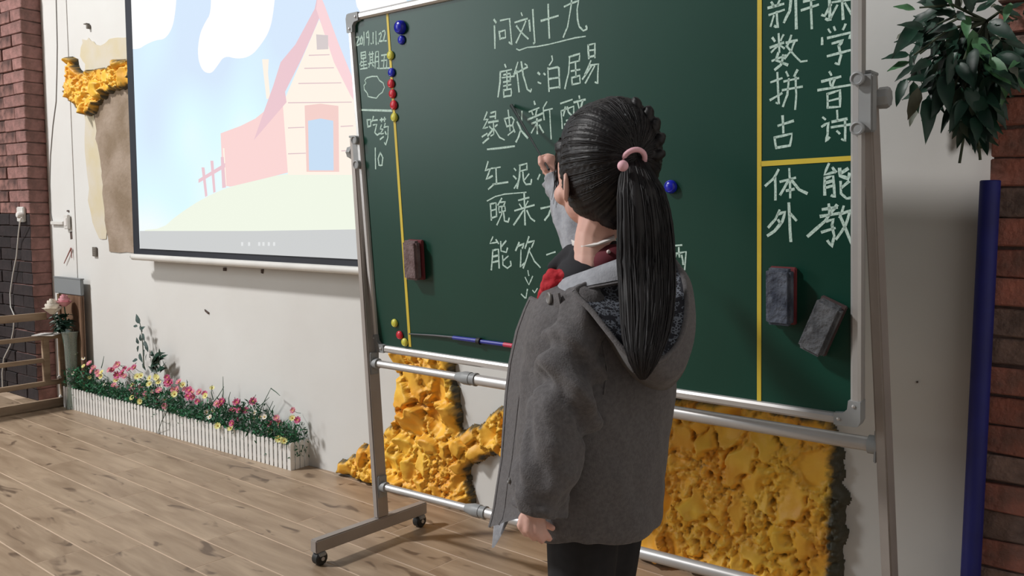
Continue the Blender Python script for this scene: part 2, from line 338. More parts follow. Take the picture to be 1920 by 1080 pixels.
def foam(name, pts, thick, label, cell=.06, step=.0043, rawrim=.012, seed=1, rawright=None, rim=.03):
    rs = np.random.RandomState(seed)
    poly = np.array([[ws(wp(x, y))[0], ws(wp(x, y))[2]] for x, y in pts]); poly[:, 1] = np.maximum(poly[:, 1], .001)
    lo = poly.min(0)-.01; hi = poly.max(0)+.01
    nx = int((hi[0]-lo[0])/step)+1; ny = int((hi[1]-lo[1])/step)+1
    gx, gy = np.meshgrid(lo[0]+np.arange(nx)*step, lo[1]+np.arange(ny)*step)
    P = np.stack([gx.ravel(), gy.ravel()], 1)
    wob = np.array([[noise.noise(V(p[0]*26, p[1]*26, seed)), noise.noise(V(p[0]*26, p[1]*26, seed+9))] for p in P])*.020
    ins, dist = inpoly(P+wob*.7, poly)
    ncell = int((hi-lo).prod()/cell**2*1.15)+4
    sd = lo+rs.rand(ncell, 2)*(hi-lo); zoff = rs.rand(ncell)*.5*thick; tilt = rs.randn(ncell, 2)*.34
    Q = P+wob
    D = np.hypot(Q[:, None, 0]-sd[None, :, 0], (Q[:, None, 1]-sd[None, :, 1])*.85)
    idx = np.argsort(D, 1)[:, :2]; F1 = D[np.arange(len(P)), idx[:, 0]]; F2 = D[np.arange(len(P)), idx[:, 1]]
    rel = Q-sd[idx[:, 0]]; pl_ = zoff[idx[:, 0]]+(rel*tilt[idx[:, 0]]).sum(1)
    wd = .008+.016*rs.rand(ncell)[idx[:, 0]]; e = np.clip((F2-F1-.006)/wd, 0, 1); e = e*e*(3-2*e)
    fine = np.array([noise.noise(V(p[0]*130, p[1]*130, seed*2.3)) for p in P])
    cr = np.array([noise.fractal(V(p[0]*62, p[1]*62, seed*3.1), 1, 2, 4) for p in P])
    big = np.array([noise.noise(V(p[0]*9, p[1]*9, seed*1.7)) for p in P])
    h = thick*(.60+.22*big)+pl_*e+(1-e)*(cr*.018+np.abs(fine)*.010-.004)+e*cr*.0007+.006*np.exp(-((F2-F1-.010)/.006)**2)
    rimf = np.clip(dist/rim, 0, 1); rimf = np.sqrt(1-(1-rimf)**2)
    H = np.where(ins, np.maximum(.006, h)*rimf+.002, .0006)
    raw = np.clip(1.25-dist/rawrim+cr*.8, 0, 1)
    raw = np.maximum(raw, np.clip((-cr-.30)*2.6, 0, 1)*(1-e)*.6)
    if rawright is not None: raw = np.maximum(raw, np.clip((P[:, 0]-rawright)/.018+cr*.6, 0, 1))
    mk = ins.reshape(ny, nx); use = np.zeros((ny, nx), bool)
    q = mk[:-1, :-1] | mk[1:, :-1] | mk[:-1, 1:] | mk[1:, 1:]
    ii = np.arange(ny*nx).reshape(ny, nx)
    F = np.stack([ii[:-1, :-1][q], ii[:-1, 1:][q], ii[1:, 1:][q], ii[1:, :-1][q]], 1)
    used = np.unique(F); rm = -np.ones(ny*nx, int); rm[used] = np.arange(len(used))
    lat = np.stack([cr, np.roll(cr, 7)], 1)*.004*(1-e)[:, None]
    A = np.array(W0); ddw = np.array(dw); nnw = np.array(nw)
    X = A+np.outer(P[:, 0]+lat[:, 0], ddw)-np.outer(H, nnw); X[:, 2] = np.maximum(P[:, 1], .001)
    base = A+ddw*((lo[0]+hi[0])/2)
    RM = np.array([ddw, nnw, (0, 0, 1)]); me = bpy.data.meshes.new(name); me.from_pydata(((X[used]-base)@RM.T).tolist(), [], rm[F].tolist()); me.materials.append(m_foam)
    at = me.attributes.new('raw', 'FLOAT', 'POINT'); at.data.foreach_set('value', raw[used].astype(np.float32))
    me.polygons.foreach_set('use_smooth', [True]*len(me.polygons))
    ob = bpy.data.objects.new(name, me); COL.objects.link(ob); ob.matrix_world = frame(V(*base), dw, nw, Z)
    return tag(ob, label, 'wall relief')
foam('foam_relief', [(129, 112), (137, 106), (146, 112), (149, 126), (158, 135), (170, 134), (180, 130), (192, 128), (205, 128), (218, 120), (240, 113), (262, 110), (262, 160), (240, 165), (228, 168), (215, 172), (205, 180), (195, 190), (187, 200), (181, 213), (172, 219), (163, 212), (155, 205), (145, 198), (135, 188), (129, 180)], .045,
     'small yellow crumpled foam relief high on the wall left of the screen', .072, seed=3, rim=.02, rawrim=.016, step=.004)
def zc(pts, ox, oy, sc): return [(ox+x/sc, oy+y/sc) for x, y in pts]
tree = zc([(190, 605), (205, 550), (240, 530), (290, 510), (305, 470), (330, 470), (395, 435), (425, 385), (460, 385), (470, 300), (465, 250), (480, 200), (475, 120), (465, 60), (455, -20), (700, -20), (715, 60), (722, 160), (738, 210), (752, 300), (762, 415), (800, 400), (870, 370), (885, 340), (930, 310), (1000, 285)], 560, 640, 2.455)
tree += [(1060, 745), (1140, 755), (1257, 742), (1345, 748), (1440, 762), (1566, 790), (1577, 850), (1584, 900), (1590, 945), (1587, 990), (1582, 1040), (1575, 1090), (1566, 1170), (1250, 1080), (1120, 1040), (1020, 1005), (960, 960), (958, 880)]
tree += zc([(920, 510), (880, 530), (830, 545), (800, 580), (790, 640), (815, 720), (800, 790), (740, 795), (690, 795), (650, 775), (560, 745), (480, 720), (410, 700), (300, 660)], 560, 640, 2.455)
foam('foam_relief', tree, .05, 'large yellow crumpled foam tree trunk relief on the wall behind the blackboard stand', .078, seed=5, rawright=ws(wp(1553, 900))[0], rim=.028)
# ------------------------------------------------------------------ projection screen
m_blk = mat('black screen border', (38, 42, 52), .6, c2=(32, 36, 44), scale=4)
m_fab = mat('white screen fabric', (225, 226, 226), .8)
OFF = .075
s0, _, z0 = ws(wp(244, 472, OFF)); s0 = ws(wp(251, 472, OFF))[0]; sL2 = ws(wp(262, 466, OFF))[0]; zb = ws(wp(258, 478, OFF))[2]; zb2 = ws(wp(262, 466, OFF))[2]
s1 = .55; zt = 2.25; bw = sL2-s0
scr = thing('projection_screen', 'pull-down projection screen with black border showing a pale cartoon house', 'screen', W((s0+s1)/2, OFF, zb))
def wq(a, b, c, d, off): return [W(a, off, c), W(b, off, c), W(b, off, d), W(a, off, d)]
MB().prism(wq(sL2, s1-bw, zb2, zt-bw, OFF), nw*.002).build('screen_fabric', m_fab, scr)
for q in ((s0, sL2, zb, zt), (s1-bw, s1, zb, zt), (sL2, s1-bw, zb, zb2), (sL2, s1-bw, zt-bw, zt)):
    MB().prism(wq(*q, OFF+.001), nw*.003).build('border', m_blk, scr)
a = wp(250, 484, OFF); sa = ws(a)[0]; za = ws(wp(258, 482, OFF))[2]
MB().tube([W(sa, OFF, za), W(s1+.03, OFF, za)], .0145, 16).build('weight_bar', m_white, scr, smooth=True)
MB().tube([W(sa-.016, OFF, za), W(sa, OFF, za)], .008, 12).build('end_cap', m_plast, scr, smooth=True)
MB().box(W((s0+s1)/2, OFF-.0, zt+.06), WX, ((s1-s0)/2+.05, .05, .05), .01).build('screen_case', m_white, scr)
# the projected picture: flat coloured shapes on the fabric, in layers of tenths of a millimetre
def sky_mat():
    m_ = bpy.data.materials.new('projected sky'); m_.use_nodes = True; nt = m_.node_tree; b = nt.nodes['Principled BSDF']; L = nt.links.new; N = nt.nodes.new
    tc = N('ShaderNodeTexCoord'); mp = N('ShaderNodeMapping'); mp.inputs['Location'].default_value = (.3, .2, 0); L(tc.outputs['Object'], mp.inputs[0])
    ns0 = N('ShaderNodeTexNoise'); ns0.inputs['Scale'].default_value = 1.7; ns0.inputs['Detail'].default_value = 1; L(mp.outputs[0], ns0.inputs[0]); sx = N('ShaderNodeSeparateXYZ'); L(tc.outputs['Object'], sx.inputs[0]); gz = N('ShaderNodeMapRange'); gz.inputs[1].default_value = 1.0; gz.inputs[2].default_value = .0; gz.inputs[3].default_value = -.08; gz.inputs[4].default_value = .34; L(sx.outputs['Z'], gz.inputs[0]); ns = N('ShaderNodeMath'); L(ns0.outputs[0], ns.inputs[0]); L(gz.outputs[0], ns.inputs[1])
    cr = N('ShaderNodeValToRGB'); e = cr.color_ramp.elements; e[0].position = .38; e[0].color = (*lin((214, 232, 252)), 1); e[1].position = .62; e[1].color = (*lin((222, 250, 255)), 1); e3 = e.new(.85); e3.color = (*lin((243, 252, 253)), 1)
    L(ns.outputs[0], cr.inputs[0]); b.inputs['Base Color'].default_value = (.02, .02, .02, 1); L(cr.outputs[0], b.inputs['Emission Color']); b.inputs['Emission Strength'].default_value = 1; b.inputs['Roughness'].default_value = .9; b.inputs['Specular IOR Level'].default_value = 0
    return m_
def pic(name, c, k=1.0):
    m_ = bpy.data.materials.new('projected '+name); m_.use_nodes = True; b = m_.node_tree.nodes['Principled BSDF']
    b.inputs['Base Color'].default_value = (.02, .02, .02, 1); b.inputs['Emission Color'].default_value = (*lin(c), 1); b.inputs['Emission Strength'].default_value = k; b.inputs['Roughness'].default_value = .9; b.inputs['Specular IOR Level'].default_value = 0
    return m_
lay = [0]
def shape(name, pts, m_, smooth=0):
    lay[0] += 1; off = OFF+.0002+.00025*lay[0]
    if smooth:
        for _ in range(smooth):
            q = []
            for i, p in enumerate(pts):
                n_ = pts[(i+1) % len(pts)]; q += [(p[0]*.75+n_[0]*.25, p[1]*.75+n_[1]*.25), (p[0]*.25+n_[0]*.75, p[1]*.25+n_[1]*.75)]
            pts = q
    P3 = [wp(x, y, off) for x, y in pts]
    def cl(p):
        s_, _, z_ = ws(p); return W(min(max(s_, sL2+.001), s1-bw-.001), off, min(max(z_, zb2+.001), zt-bw-.001))
    P3 = [cl(p) for p in P3]
    return MB().prism(P3, nw*.0001).build(name, m_, pict)
lay[0] = 1
pict = MB().prism(wq(sL2+.001, s1-bw-.001, zb2+.001, zt-bw-.001, OFF+.0004), nw*.0001).build('projected_picture', sky_mat(), scr)
pict['label'] = 'projected pale blue sky'
m_cl = pic('cloud', (255, 255, 255), 1.0); m_ln = pic('line', (222, 196, 200)); m_hill = pic('hill', (240, 246, 230)); m_rd = pic('pale red', (250, 214, 212)); m_rf = pic('roof', (236, 200, 208)); m_crm = pic('cream', (255, 243, 230)); m_dr = pic('door frame', (244, 208, 202)); m_gl = pic('door blue', (200, 222, 244)); m_bar = pic('grey bar', (205, 207, 207)); m_gw = pic('small window', (214, 204, 204)); m_sh = pic('inner roof', (250, 214, 218)); m_txt = pic('subtitle', (228, 230, 230))
Zs = lambda p: zc(p, 240, 0, 3.6)
shape('cloud', Zs([(-60, -60), (330, -60), (320, 80), (300, 190), (250, 265), (190, 270), (120, 300), (70, 335), (-60, 330)]), m_cl, 2)
shape('cloud', Zs([(560, -120), (1000, -120), (985, 60), (960, 200), (900, 300), (830, 380), (740, 400), (650, 375), (600, 450), (560, 500), (500, 480), (468, 380), (480, 240), (520, 150), (560, 90)]), m_cl, 2)
shape('cloud', Zs([(1520, -80), (1900, -80), (1900, 300), (1560, 120)]), m_cl, 2)
hz = lambda p: p
shape('distant_slope', [(262, 432), (305, 428), (330, 405), (380, 372), (430, 350), (500, 332), (560, 323), (640, 322), (720, 330), (800, 345), (1000, 380), (1100, 440), (1100, 470), (262, 470)], m_hill, 1)
shape('chimney', Zs([(905, 400), (950, 400), (945, 490), (960, 660), (935, 670), (915, 500)]), m_crm)
shape('side_building', Zs([(625, 900), (760, 850), (860, 800), (915, 755), (1040, 640), (1100, 700), (1100, 1160), (940, 1200), (690, 1260), (640, 1250)]), m_rd)
shape('house_front', Zs([(1045, 700), (1165, 420), (1290, 130), (1400, 380), (1520, 650), (1600, 800), (1600, 1180), (1080, 1180)]), m_crm)
shape('roof', Zs([(1285, -60), (1260, 60), (1130, 300), (1030, 420), (980, 580), (920, 745), (850, 945), (1070, 690), (1060, 620), (1170, 400), (1250, 220), (1300, 100)]), m_rf)
shape('roof', Zs([(1285, -60), (1325, 30), (1420, 290), (1530, 560), (1640, 760), (1600, 800), (1500, 640), (1390, 420), (1310, 180), (1270, 60)]), m_sh)
shape('door_frame', Zs([(1192, 712), (1300, 700), (1420, 715), (1425, 1160), (1205, 1160)]), m_dr, 0)
shape('door', Zs([(1215, 815), (1300, 800), (1385, 815), (1388, 1150), (1222, 1150)]), m_gl)
shape('gable_window', Zs([(1270, 232), (1350, 238), (1352, 332), (1275, 335)]), m_gw)
for y_, x0, x1 in ((370, 1220, 1360), (458, 1190, 1390), (560, 1150, 1440), (690, 1080, 1510), (860, 1080, 1190), (1035, 1080, 1200), (850, 1435, 1520), (1015, 1440, 1530)):
    shape('board_line', Zs([(x0, y_), (x1, y_-4), (x1, y_+2), (x0, y_+7)]), m_ln)
shape('board_line', Zs([(640, 1000), (655, 1250), (665, 1250), (650, 1000)]), m_crm)
F2_ = lambda p: zc(p, 0, 300, 3.6)
for q in ([(1360, 50), (1380, 50), (1400, 240), (1385, 250)], [(1420, 5), (1440, 5), (1455, 215), (1440, 222)], [(1490, -20), (1510, -20), (1525, 185), (1500, 190)], [(1340, 130), (1520, 20), (1520, 50), (1340, 155)]):
    shape('fence_picket', F2_(q), m_rf)
shape('lower_bar', [(262, 433), (480, 433), (1100, 434), (1100, 520), (700, 510), (262, 470)], m_bar)
for x in (452, 465, 484, 492, 502, 512): shape('caption_mark', [(x, 454), (x+4, 454), (x+4, 461), (x, 461)], m_txt)
# ------------------------------------------------------------------ blackboard on its stand
WB = 1.463
base_foot = V(BL.x, BL.y, 0)
bb = thing('blackboard_stand', 'green blackboard with aluminium frame on a grey wheeled metal stand', 'blackboard', base_foot+db*.7)
def board_mat():
    m_ = mat('green board', (4, 56, 44), .40, c2=(7, 62, 49), scale=3, detail=5, stretch=(1, 1, .5), spec=.42); return m_
m_board = board_mat(); m_tape = mat('yellow tape', (214, 190, 62), .5, c2=(204, 178, 58), scale=12); m_chalk = mat('chalk', (198, 222, 212), .9, c2=(140, 172, 158), scale=260, detail=2, thr=(.45, .75))
m_back = mat('board back', (120, 120, 116), .6)
FW = .022
MB().prism([B(FW*.5, FW*.5, 0), B(WB-FW*.5, FW*.5, 0), B(WB-FW*.5, 1-FW*.5, 0), B(FW*.5, 1-FW*.5, 0)], NB*.012).build('writing_surface', m_board, bb)
def rail(p, q, up_):
    d = (q-p).normalized(); mb = MB(); n = NB
    prof = [(-.011, .003), (-.011, -.006), (-.006, -.0105), (.004, -.0105), (.009, -.006), (.011, .003), (.011, .018), (-.011, .018)]
    vs = [e+up_*a_+n*b_ for e in (p, q) for a_, b_ in prof]; k = len(prof)
    mb.add(vs, [(i, (i+1) % k, (i+1) % k+k, i+k) for i in range(k)]+[tuple(range(k)), tuple(range(k, 2*k))[::-1]])
    return mb.build('frame_rail', m_alu, bb)
h = FW/2
rail(B(.03, h), B(WB-.03, h), UB); rail(B(.03, 1-h), B(WB-.03, 1-h), -UB); rail(B(h, .03), B(h, 1-.03), db); rail(B(WB-h, .03), B(WB-h, 1-.03), -db)
for u, v, su, sv in ((0, 0, 1, 1), (WB, 0, -1, 1), (0, 1, 1, -1), (WB, 1, -1, -1)):
    P = lambda a_, b_: B(u+su*a_, v+sv*b_, .0125)
    pts = [P(.012, -.001), P(.004, .001), P(-.001, .012), P(-.001, .052), P(.023, .052), P(.025, .034), P(.034, .025), P(.052, .023), P(.052, -.001)]
    o = MB().prism(pts, NB*.03).build('corner_cap', m_plast, bb)
    for a_, b_ in ((.012, .042), (.042, .012)): MB().lathe(B(u+su*a_, v+sv*b_, .0125), (db, UB, -NB), [(.004, 0), (.0035, .0022), (.001, .003)], 10).build('screw', m_alu, o)
def tape(a_, b_, w): MB().ribbon([bp(*a_), bp(*b_)], w, -NB, .0012).build('yellow_tape', m_tape, bb)
tape((726.2, 22), (769, 648), .0095); tape((1424.5, -60), (1423.5, 748), .0105); tape((1430, 307), (1599, 296.5), .011)
# chalk writing, one part per group of characters
SW = .0045
def chalk(label, ox, oy, sc, strokes, w=SW):
    mb = MB()
    for st in strokes:
        pts = [bp(ox+x/sc, oy+y/sc) for x, y in st]
        q = [pts[0]]
        for i in range(len(pts)-1): q += [pts[i]*.5+pts[i+1]*.5+db*random.uniform(-.0006, .0006), pts[i+1]]
        mb.ribbon(q, w*random.uniform(.85, 1.15), -NB, .0005)
    o = mb.build('chalk_writing', m_chalk, bb); o['label'] = label; return o
chalk('chalk title in four characters', 900, 0, 3.375, [[(90,125),(102,142)],[(92,165),(95,305)],[(130,130),(188,118),(202,285),(185,268)],[(122,200),(128,248)],[(122,203),(160,190),(163,238),(128,245)],
 [(262,82),(268,98)],[(222,142),(300,118)],[(290,135),(268,190),(230,270)],[(232,165),(262,205),(305,245)],[(312,130),(318,195)],[(335,62),(348,270),(340,275)],[(388,132),(495,100)],[(432,28),(440,240)],
 [(535,42),(575,22),(625,5),(615,60),(618,120),(630,170),(655,195),(677,185),(672,165)],[(580,5),(572,70),(555,170),(528,235)]])
chalk('thin chalk underline', 900, 0, 3.375, [[(232,310),(250,318),(300,300),(360,295),(440,280),(520,260),(600,240),(668,230)]], .003)
chalk('chalk line of dynasty and poet', 900, 0, 3.375, [[(158,408),(165,425)],[(130,455),(200,440)],[(130,455),(128,520),(115,612)],[(150,474),(192,464),(192,515)],[(140,492),(218,482)],[(150,520),(192,512)],[(170,450),(172,558)],[(150,545),(197,535)],[(150,572),(152,615)],[(150,572),(198,562),(198,605),(152,612)],
 [(240,395),(218,470)],[(234,450),(248,580)],[(215,470),(300,425)],[(262,392),(275,480),(300,565),(322,580),(325,565)],[(285,405),(298,415)],[(368,460),(378,470)],[(368,520),(385,528)],[(405,465),(413,472)],
 [(455,355),(460,382),(440,412)],[(430,430),(438,578)],[(430,438),(490,425),(500,430),(505,555)],[(440,500),(500,490)],[(440,560),(505,550)],
 [(565,360),(632,340),(628,385)],[(568,362),(562,460),(538,560)],[(568,400),(628,385)],[(605,395),(608,485)],[(578,450),(632,440)],[(582,490),(585,535)],[(582,492),(632,478),(635,525),(585,535)],
 [(685,285),(690,370)],[(685,285),(728,275),(728,365)],[(690,320),(728,315)],[(690,362),(728,352)],[(702,385),(665,470)],[(690,415),(750,405),(745,530),(730,520)],[(705,420),(650,500)],[(725,420),(668,525)]])
chalk('first chalk verse line', 930, 180, 6.753, [[(155,180),(180,440)],[(108,290),(140,390)],[(108,290),(200,265),(230,300),(210,370),(140,385)],[(155,495),(230,435)],[(215,380),(240,455)],[(262,205),(290,250)],[(330,195),(325,325)],[(270,330),(320,440),(400,530)],[(310,440),(290,510),(255,580)],
 [(485,70),(495,105)],[(420,200),(545,150)],[(455,200),(470,235)],[(520,175),(505,235)],[(405,300),(590,220)],[(455,350),(575,300)],[(520,290),(525,475)],[(510,360),(450,465)],[(550,370),(600,460)],[(645,75),(600,150),(612,300)],[(612,185),(715,160)],[(680,165),(700,545)],
 [(820,95),(965,45)],[(825,190),(840,410)],[(825,190),(985,130),(985,340)],[(880,140),(855,250)],[(905,140),(915,200),(960,245)],[(895,310),(945,300)],[(870,360),(980,345)],[(1055,0),(1060,30)],[(990,80),(1130,45)],[(1035,80),(1055,160)],[(1100,55),(1075,160)],[(1000,220),(1150,180)],
 [(1256,130),(1272,142)],[(1346,147),(1500,95)],[(1440,135),(1444,245)],[(1340,292),(1500,245)]])
chalk('first character of the first verse line', 900, 0, 3.375, [[(45,710),(25,760),(52,752),(20,815),(48,805)],[(15,865),(45,845)],[(20,905),(55,875)],[(70,715),(100,705),(98,750)],[(65,740),(98,735)],[(55,775),(115,765)],[(85,765),(88,850),(70,860)],[(60,800),(75,815)],[(50,860),(82,820)],[(97,800),(110,790)],[(88,810),(125,870),(155,885)]])
chalk('short chalk underline', 900, 0, 3.375, [[(48,945),(120,938),(218,925)]])
chalk('second chalk verse line', 640, 300, 2.8425, [[(782,10),(768,58),(795,45),(772,105),(805,85)],[(785,155),(815,128)],[(800,45),(848,38)],[(825,42),(828,125)],[(808,130),(888,118)],
 [(922,45),(930,55)],[(918,85),(932,100)],[(922,150),(945,115)],[(950,30),(990,18),(990,50)],[(952,60),(990,50)],[(952,32),(950,90),(938,150)],[(1000,75),(975,108)],[(968,65),(972,110),(985,130),(1010,128),(1014,105)],[(1058,78),(1048,102)]])
chalk('curved chalk line', 640, 300, 2.8425, [[(778,218),(820,195),(870,182),(985,172)]], .003)
chalk('third chalk verse line', 640, 300, 2.8425, [[(795,235),(800,320)],[(795,235),(825,228),(828,300)],[(798,270),(826,262)],[(800,310),(828,300)],[(855,205),(835,240)],[(850,225),(875,222),(865,245)],[(840,250),(842,280),(875,270),(872,245),(840,250)],[(856,250),(855,290),(830,345)],[(865,280),(870,325),(890,330),(895,310)],
 [(945,215),(1000,200)],[(950,235),(962,255)],[(995,220),(982,245)],[(925,270),(1028,240)],[(975,175),(980,345)],[(970,270),(920,345)],[(990,270),(1010,310),(1030,325)],[(1065,258),(1122,245),(1105,295),(1085,320)],[(1132,250),(1158,300),(1180,322)]])
chalk('fourth chalk verse line', 640, 300, 2.8425, [[(808,410),(792,445),(832,438)],[(825,425),(838,445)],[(808,480),(800,585)],[(808,482),(838,475),(842,575)],[(808,515),(838,508)],[(808,545),(838,538)],[(850,435),(852,485),(880,492),(886,470)],[(878,432),(855,460)],[(860,510),(862,560),(885,577),(905,562),(902,540)],[(890,512),(862,538)],
 [(948,440),(930,482)],[(940,460),(975,445),(965,470)],[(958,480),(955,572),(975,550)],[(1000,410),(980,470)],[(992,440),(1030,430),(1015,465)],[(1005,470),(990,520),(970,575)],[(1005,490),(1030,540),(1060,572)],[(1095,505),(1140,490)]])
chalk('chalk arrow and ticks', 640, 300, 2.8425, [[(995,590),(1000,615)],[(980,625),(1000,665),(1020,620)],[(960,715),(980,735)],[(992,690),(985,735)],[(1020,695),(1030,708),(1045,685)]], .0035)
chalk('last character of the fourth verse line', 920, 440, 3.6, [[(1200,78),(1290,70)],[(1270,88),(1275,150)],[(1240,130),(1320,115),(1310,235)],[(1290,140),(1300,200)],[(1250,140),(1235,180)]], .004)
chalk('chalk date', 640, 0, 9.6, [[(265,670),(310,660),(320,700),(255,830),(330,795)],[(370,650),(345,700),(345,790),(375,790),(385,700),(370,650)],[(410,580),(410,815)],[(490,560),(455,600),(460,680),(495,670),(490,560),(500,690),(495,810)],[(535,780),(545,790)],[(575,590),(575,780)],[(625,570),(630,800)],[(665,775),(668,785)],[(680,620),(715,585),(720,640),(685,750),(740,735)],[(740,570),(780,545),(790,610),(760,740),(815,735)]], .0042)
chalk('chalk weekday', 640, 0, 3.178, [[(118,315),(120,350)],[(118,315),(145,308),(146,345),(120,350)],[(119,332),(146,327)],[(120,365),(112,385)],[(118,372),(150,365)],[(132,355),(135,408)],[(118,392),(150,385)],[(115,412),(155,405)],
 [(165,325),(192,320)],[(170,310),(172,375)],[(186,308),(188,375)],[(172,342),(187,340)],[(172,358),(187,356)],[(162,380),(195,372)],[(170,385),(165,400)],[(185,385),(192,395)],[(205,310),(202,405)],[(205,310),(222,305),(225,412),(215,405)],[(206,340),(222,337)],[(206,368),(222,365)],
 [(240,330),(275,325)],[(258,330),(252,405)],[(240,362),(272,358),(270,402)],[(232,408),(288,405)]], .004)
chalk('chalk cloud drawing', 640, 0, 3.178, [[(150,465),(185,455),(215,455),(228,480),(250,495),(258,520),(245,550),(225,565),(210,585),(180,580),(160,575),(155,555),(138,535),(135,510),(148,495),(140,480),(150,465)]], .0042)
chalk('chalk divider line', 640, 0, 3.178, [[(117,655),(300,660)]], .0055)
chalk('chalk medicine note with the number 10', 640, 0, 3.178, [[(155,715),(158,755)],[(155,715),(175,712),(176,750),(158,755)],[(192,695),(182,725)],[(188,718),(215,715)],[(190,745),(212,740),(200,790),(215,805),(228,795)],[(232,715),(265,710)],[(240,705),(240,725)],[(258,700),(258,722)],[(240,745),(232,770),(250,768),(230,800),(252,795)],[(232,830),(252,815)],[(262,735),(255,760)],[(258,758),(280,752),(278,820),(265,865),(258,850)],[(262,785),(268,800)],
 [(203,882),(205,1005)],[(232,910),(220,945),(225,985),(243,985),(248,940),(232,910)]], .0045)
SR = .0047
chalk('chalk characters at the top of the right column', 1380, 0, 3.373, [[(205,50),(300,25)],[(210,95),(305,62)],[(225,15),(240,45)],[(283,-15),(262,35)],[(258,75),(265,175),(245,165)],[(240,100),(220,165)],[(352,-40),(340,70),(305,140)],[(340,-5),(395,-15)],[(378,-10),(382,180)],[(200,-30),(300,-60)],
 [(415,65),(520,30)],[(475,-30),(480,180)],[(430,10),(510,-10)],[(545,95),(560,105),(600,30)],[(590,-60),(595,130),(570,120)],[(640,35),(600,115)],[(670,-60),(678,120)],[(690,20),(735,100)],[(610,15),(735,-5)]], SR)
chalk('chalk characters of the left part of the right column', 1380, 0, 3.373, [[(270,215),(275,330)],[(232,240),(245,260)],[(300,222),(285,255)],[(218,300),(300,270)],[(265,290),(225,330)],[(285,290),(305,305)],[(230,385),(315,350)],[(268,335),(250,380),(325,410)],[(300,350),(285,410),(248,440)],[(350,225),(325,290)],[(320,270),(385,255)],[(370,265),(350,320),(310,370)],[(320,290),(370,350),(410,390),(448,385)],
 [(222,520),(290,495)],[(262,460),(272,660),(255,650)],[(218,632),(290,590)],[(318,455),(330,480)],[(388,445),(370,480)],[(305,515),(395,495)],[(295,570),(418,548)],[(335,500),(325,600),(298,672)],[(378,490),(382,600),(375,690)],[(268,795),(362,765)],[(295,735),(300,838)],[(245,870),(255,935)],[(245,870),(355,845),(342,920),(255,935)]], SR)
chalk('chalk characters of the right part of the right column', 1380, 0, 3.373, [[(585,185),(598,205)],[(620,170),(628,190)],[(692,155),(678,185)],[(545,240),(545,280)],[(582,240),(730,205),(720,240)],[(610,275),(680,255),(650,290)],[(650,290),(665,350),(650,410),(630,400)],[(580,355),(732,315)],
 [(592,455),(603,475)],[(545,515),(660,485)],[(595,515),(600,540)],[(625,500),(610,545)],[(520,570),(720,538)],[(578,595),(580,680)],[(578,595),(658,570),(658,675),(580,680)],[(582,640),(655,622)],[(550,742),(565,755)],[(545,800),(585,775),(580,850),(570,895),(590,870)],[(610,770),(700,752)],[(640,700),(642,765)],[(605,805),(735,785)],[(690,760),(690,895),(670,880)],[(640,830),(655,845)]], SR)
chalk('bold chalk characters below the yellow line', 1380, 300, 2.7, [[(215,50),(190,95),(150,130)],[(198,90),(200,200)],[(225,110),(300,90)],[(270,45),(275,190)],[(262,110),(225,175)],[(280,100),(320,150),(358,168)],[(258,155),(292,148)],[(220,255),(200,300),(165,340)],[(212,275),(248,262),(235,310),(195,360),(162,382)],[(215,305),(225,320)],[(268,220),(272,300),(278,410)],[(275,270),(305,305)],
 [(470,20),(448,75),(500,60)],[(490,40),(505,60)],[(450,90),(450,175)],[(452,92),(492,80),(500,190),(485,180)],[(455,115),(490,105)],[(455,140),(492,130)],[(525,45),(528,80),(570,95),(575,70)],[(565,45),(530,68)],[(530,110),(532,170),(560,195),(586,190),(588,160)],[(570,110),(535,140)],
 [(440,250),(510,240)],[(470,225),(475,275)],[(430,285),(520,270)],[(510,230),(450,310),(365,385)],[(460,310),(495,300),(485,330)],[(435,365),(500,345)],[(487,330),(498,385),(485,440),(465,410)],[(545,235),(525,290)],[(525,275),(585,255)],[(575,265),(555,330),(508,400)],[(530,290),(560,360),(588,430)]], .0058)
# stand: posts, foot bars, casters, cross tubes
def barbox(p, q, X, wx, wy, name, m_, bev=.003):
    d = (q-p); L_ = d.length; d.normalize(); X = (X-d*X.dot(d)).normalized(); Y = d.cross(X)
    return MB().box((p+q)/2, (X, Y, d), (wx/2, wy/2, L_/2), bev).build(name, m_, bb)
ZL = .078                                              # top of the foot bars
lf = fp(709, 973, ZL); ltop = bp(663, 257, -.01)
rtop = bp(1632, 136, -.014); rlow = bp(1672, 1080, -.03); rf = rtop+(rlow-rtop)*((rtop.z-ZL)/(rtop.z-rlow.z))
PWX, PWY = .021, .045
def post(f_, t_):                                      # f_, t_: front inner corner of the section
    sh = -db*(PWX/2)+nb*(PWY/2)
    return barbox(f_+sh, t_+sh, db, PWX, PWY, 'post', m_alu2), f_+sh, t_+sh
PL_, lf2, lt2 = post(lf, ltop); PR_, rf2, rt2 = post(rf, rtop)
for t_, sd in ((lt2, -1), (rt2, 1)):
    MB().box(t_+Z*.002, FB, (PWX/2+.001, PWY/2+.001, .003), .001).build('post_cap', m_plast, bb)
def footbar(c, f0, f1):
    p = V(c.x, c.y, ZL-.019)-nb*f0; q = V(c.x, c.y, ZL-.019)+nb*f1
    barbox(p, q, db, .028, .038, 'foot_bar', m_alu2)
    for e, d_ in ((p+nb*.022, 1), (q-nb*.022, -1)):
        cs = thing_part('caster', e)
def thing_part(name, e):
    r = .0205; cc = V(e.x, e.y, r)
    o = MB().lathe(cc-db*.014, (nb, Z, db), [(r*.8, 0), (r, .004), (r, .024), (r*.8, .028)], 20).build(name, m_black, bb, smooth=35)
    MB().box(V(e.x, e.y, .034), FB, (.017, .012, .006), .002).build('fork', m_plast, o)
    MB().lathe(cc-db*.0165, (nb, Z, db), [(.006, 0), (.006, .033)], 10).build('axle', m_alu, o)
    return o
